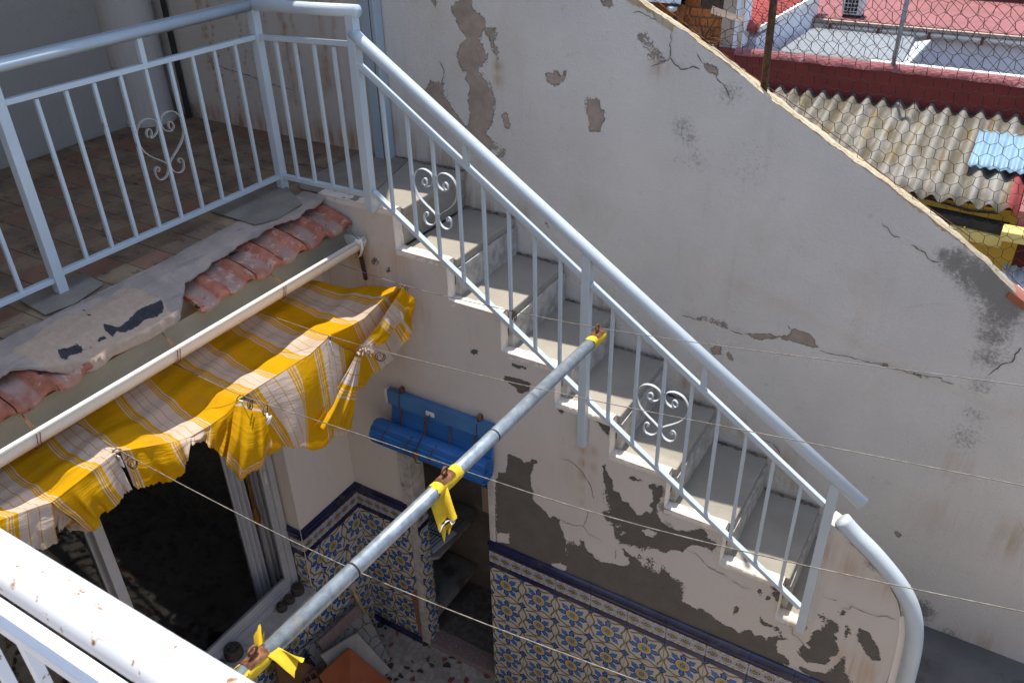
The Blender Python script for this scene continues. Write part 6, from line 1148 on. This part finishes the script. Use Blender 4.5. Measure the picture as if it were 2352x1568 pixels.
# corrugated roof
def corr(x0, x1, y0, z0, y1, z1, lam, amp, t, n=12, m=6, wob=.0):
    nx = int((x1 - x0) / lam * n) + 1; X = np.linspace(x0, x1, nx); T = np.zeros((m, nx, 3)); B = np.zeros((m, nx, 3))
    for j in range(m):
        s = j / (m - 1); T[j, :, 0] = X; T[j, :, 1] = y0 + (y1 - y0) * s; T[j, :, 2] = z0 + (z1 - z0) * s + amp * np.cos(2 * np.pi * X / lam); B[j] = T[j]; B[j, :, 2] -= t
    mb = MB(); mb.grid(T); mb.grid(B); k = m * nx
    for i in range(nx - 1):
        for j in (0, m - 1): a = j * nx + i; mb.f.append((a, a + 1, k + a + 1, k + a)); mb.mi.append(0)
    for j in range(m - 1):
        for i in (0, nx - 1): a = j * nx + i; mb.f.append((a, a + nx, k + a + nx, k + a)); mb.mi.append(0)
    return mb
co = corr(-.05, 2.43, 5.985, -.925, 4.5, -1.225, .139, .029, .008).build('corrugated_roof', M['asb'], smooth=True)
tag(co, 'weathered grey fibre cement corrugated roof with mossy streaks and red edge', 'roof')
bs = corr(1.985, 2.75, 5.55, -.955, 4.96, -1.075, .073, .010, .006).build('blue_roof_sheet', M['bluesheet'], smooth=True); tag(bs, 'small pale blue corrugated sheet lying on the grey corrugated roof', 'roof sheet')
rs = MB().hexa([(2.435, 4.5, -1.34), (3.2, 4.5, -1.34), (3.2, 6, -1.0), (2.435, 6, -1.0)], [(2.435, 4.5, -1.215), (3.2, 4.5, -1.215), (3.2, 6, -.90), (2.435, 6, -.90)]).build('red_roof_edge', M['redroof']); tag(rs, 'red painted strip of roof at the right edge of the corrugated roof', 'roof')
# ochre house below it
yh = thing('ochre_house', 'ochre yellow house wall with a dark beam and pale gutter under the corrugated roof', 'house', (0, 0, 0))
MB().box((-.1, 4.62, -3.4), (2.50, 4.9, -1.27)).build('wall_body', M['yellow'], yh)
MB().hexa([(1.2, 4.50, -1.375), (2.40, 4.50, -1.425), (2.40, 4.615, -1.425), (1.2, 4.615, -1.375)], [(1.2, 4.50, -1.315), (2.40, 4.50, -1.365), (2.40, 4.615, -1.365), (1.2, 4.615, -1.315)]).build('dark_beam', M['beamdark'], yh)
MB().hexa([(1.3, 4.47, -1.475), (2.385, 4.47, -1.535), (2.385, 4.615, -1.535), (1.3, 4.615, -1.475)], [(1.3, 4.47, -1.385), (2.385, 4.47, -1.445), (2.385, 4.615, -1.445), (1.3, 4.615, -1.385)]).build('pale_gutter', M['yellowlite'], yh, bevel=.01)
MB().box((2.36, 4.30, -1.40), (3.2, 4.46, -1.318)).build('corner_gutter', M['yellowlite'], yh, bevel=.01)
MB().tube([(2.1, 4.46, -1.40), (2.1, 4.455, -1.47)], .008, 6).build('gutter_clip', M['yellowlite'], yh)
MB().tube([(2.15, 4.60, -1.62), (2.14, 4.60, -1.66), (2.13, 4.60, -1.75), (2.11, 4.60, -1.86)], .010, 6).build('rusty_chain', M['rust'], yh)
MB().tube([(1.5, 4.6, -1.285), (1.8, 4.59, -1.275), (2.1, 4.59, -1.315), (2.3, 4.6, -1.30)], .010, 6).build('black_cable', M['beamdark'], yh)
zc = corr(2.44, 3.6, 4.4, -1.62, 3.2, -2.1, .06, .008, .006).build('zinc_roof_sheet', M['greysheet'], smooth=True); tag(zc, 'grey zinc corrugated roof at the far right beside the ochre wall', 'roof')
# red tiled house further left with eave, white wall
lh = thing('white_annex', 'white house with a red tiled roof and white fascia behind the red parapet', 'house', (0, 0, 0))
MB().box((-1.6, 6.52, -3), (-.32, 9.2, -.60)).build('wall_body', M['nwhite'], lh)
MB().hexa([(-.33, 6.42, -.520), (-.27, 6.42, -.520), (-.23, 9.3, -.60), (-.29, 9.3, -.60)], [(-.33, 6.42, -.468), (-.27, 6.42, -.468), (-.23, 9.3, -.53), (-.29, 9.3, -.53)]).build('white_fascia', M['whitetop'], lh)
MB().hexa([(-1.7, 6.40, -.36), (-.30, 6.40, -.53), (-.26, 9.3, -.60), (-1.7, 9.3, -.36)], [(-1.7, 6.40, -.30), (-.30, 6.40, -.475), (-.26, 9.3, -.545), (-1.7, 9.3, -.30)]).build('roof_deck', M['redroof'], lh)
tp = None
for i in range(20):
    y = 6.45 + i * .14
    if tp is None: tp = t_ = MB().tube([(-1.6, 0, .18), (-.29, 0, .0)], .055, 10).build('roof_tile', M['rooftile'], lh, smooth=True)
    else: t_ = dup(tp, lh)
    t_.location = (0, y, -.49 - .0225 * (i * .14))
# long white house with gutter, red flat roof, air conditioner
wh = thing('long_white_house', 'long white house with white gutter and flat red coated roof in the distance', 'house', (0, 0, 0))
MB().box((-.40, 9.06, -3), (6, 9.4, -.90)).build('wall_body', M['nwhite'], wh)
MB().tube([(-.42, 8.98, -.93), (5, 8.98, -.93)], .042, 10).build('gutter_trough', M['ngutter'], wh, smooth=True)
MB().box((-.42, 8.94, -.885), (5, 9.05, -.850)).build('brown_fascia', M['pier'], wh)
for k in range(8): MB().box((-.1 + k * .58, 8.915, -.975), (-.07 + k * .58, 8.934, -.88)).build('gutter_hook', M['rust'], wh)
MB().box((-.60, 9.0, -.899), (6, 11.05, -.84)).build('flat_roof', M['redroof'], wh)
MB().box((.6, 11.051, -.9), (7, 11.2, -.30)).build('far_parapet', M['nwhite'], wh); MB().box((.6, 11.0, -.839), (7, 11.05, -.80)).build('roof_upstand', M['redwall'], wh)
gp = corr(0, 1.165, 6.25, -.648, 8.6, -.885, .04, .004, .01, 6).build('grey_lean_to_roof', M['panelgrey'], smooth=True); gp.data.transform(Matrix(((1, -.087, 0, .54), (0, 1, 0, 0), (0, 0, 1, 0), (0, 0, 0, 1)))); tag(gp, 'grey ribbed lean to roof behind the red parapet under the white gutter', 'roof')
fl = MB().slab([(1.165, 6.27, -.645), (1.225, 6.27, -.632), (1.16, 8.4, -.855), (1.00, 8.4, -.895)], .02).build('metal_flashing', M['greysheet']); tag(fl, 'bright bent metal flashing at the right end of the grey lean to roof', 'flashing')
ac = thing('air_conditioner', 'white air conditioner unit standing on the flat red roof', 'air conditioner', (-.02, 9.15, -.84))
MB().box((0, 0, .03), (.245, .22, .40)).build('casing', M['acwhite'], ac, bevel=.008)
MB().box((.03, -.006, .05), (.185, -.0005, .34)).build('fan_recess', M['black'], ac)
for k in range(6): MB().box((.03, -.011, .07 + k * .047), (.185, -.0065, .078 + k * .047)).build('grille_bar', M['acwhite'], ac)
for k in range(3): MB().box((.065 + k * .04, -.011, .05), (.071 + k * .04, -.0065, .34)).build('grille_bar', M['acwhite'], ac)
for x in (.02, .22): MB().box((x, .0, .0005), (x + .02, .20, .0295)).build('foot', M['black'], ac)
fg = MB().box((-6, 11.3, -3), (12, 16, -.5)).build('far_house', M['nwhite']); tag(fg, 'pale far house block behind the red roof', 'house')
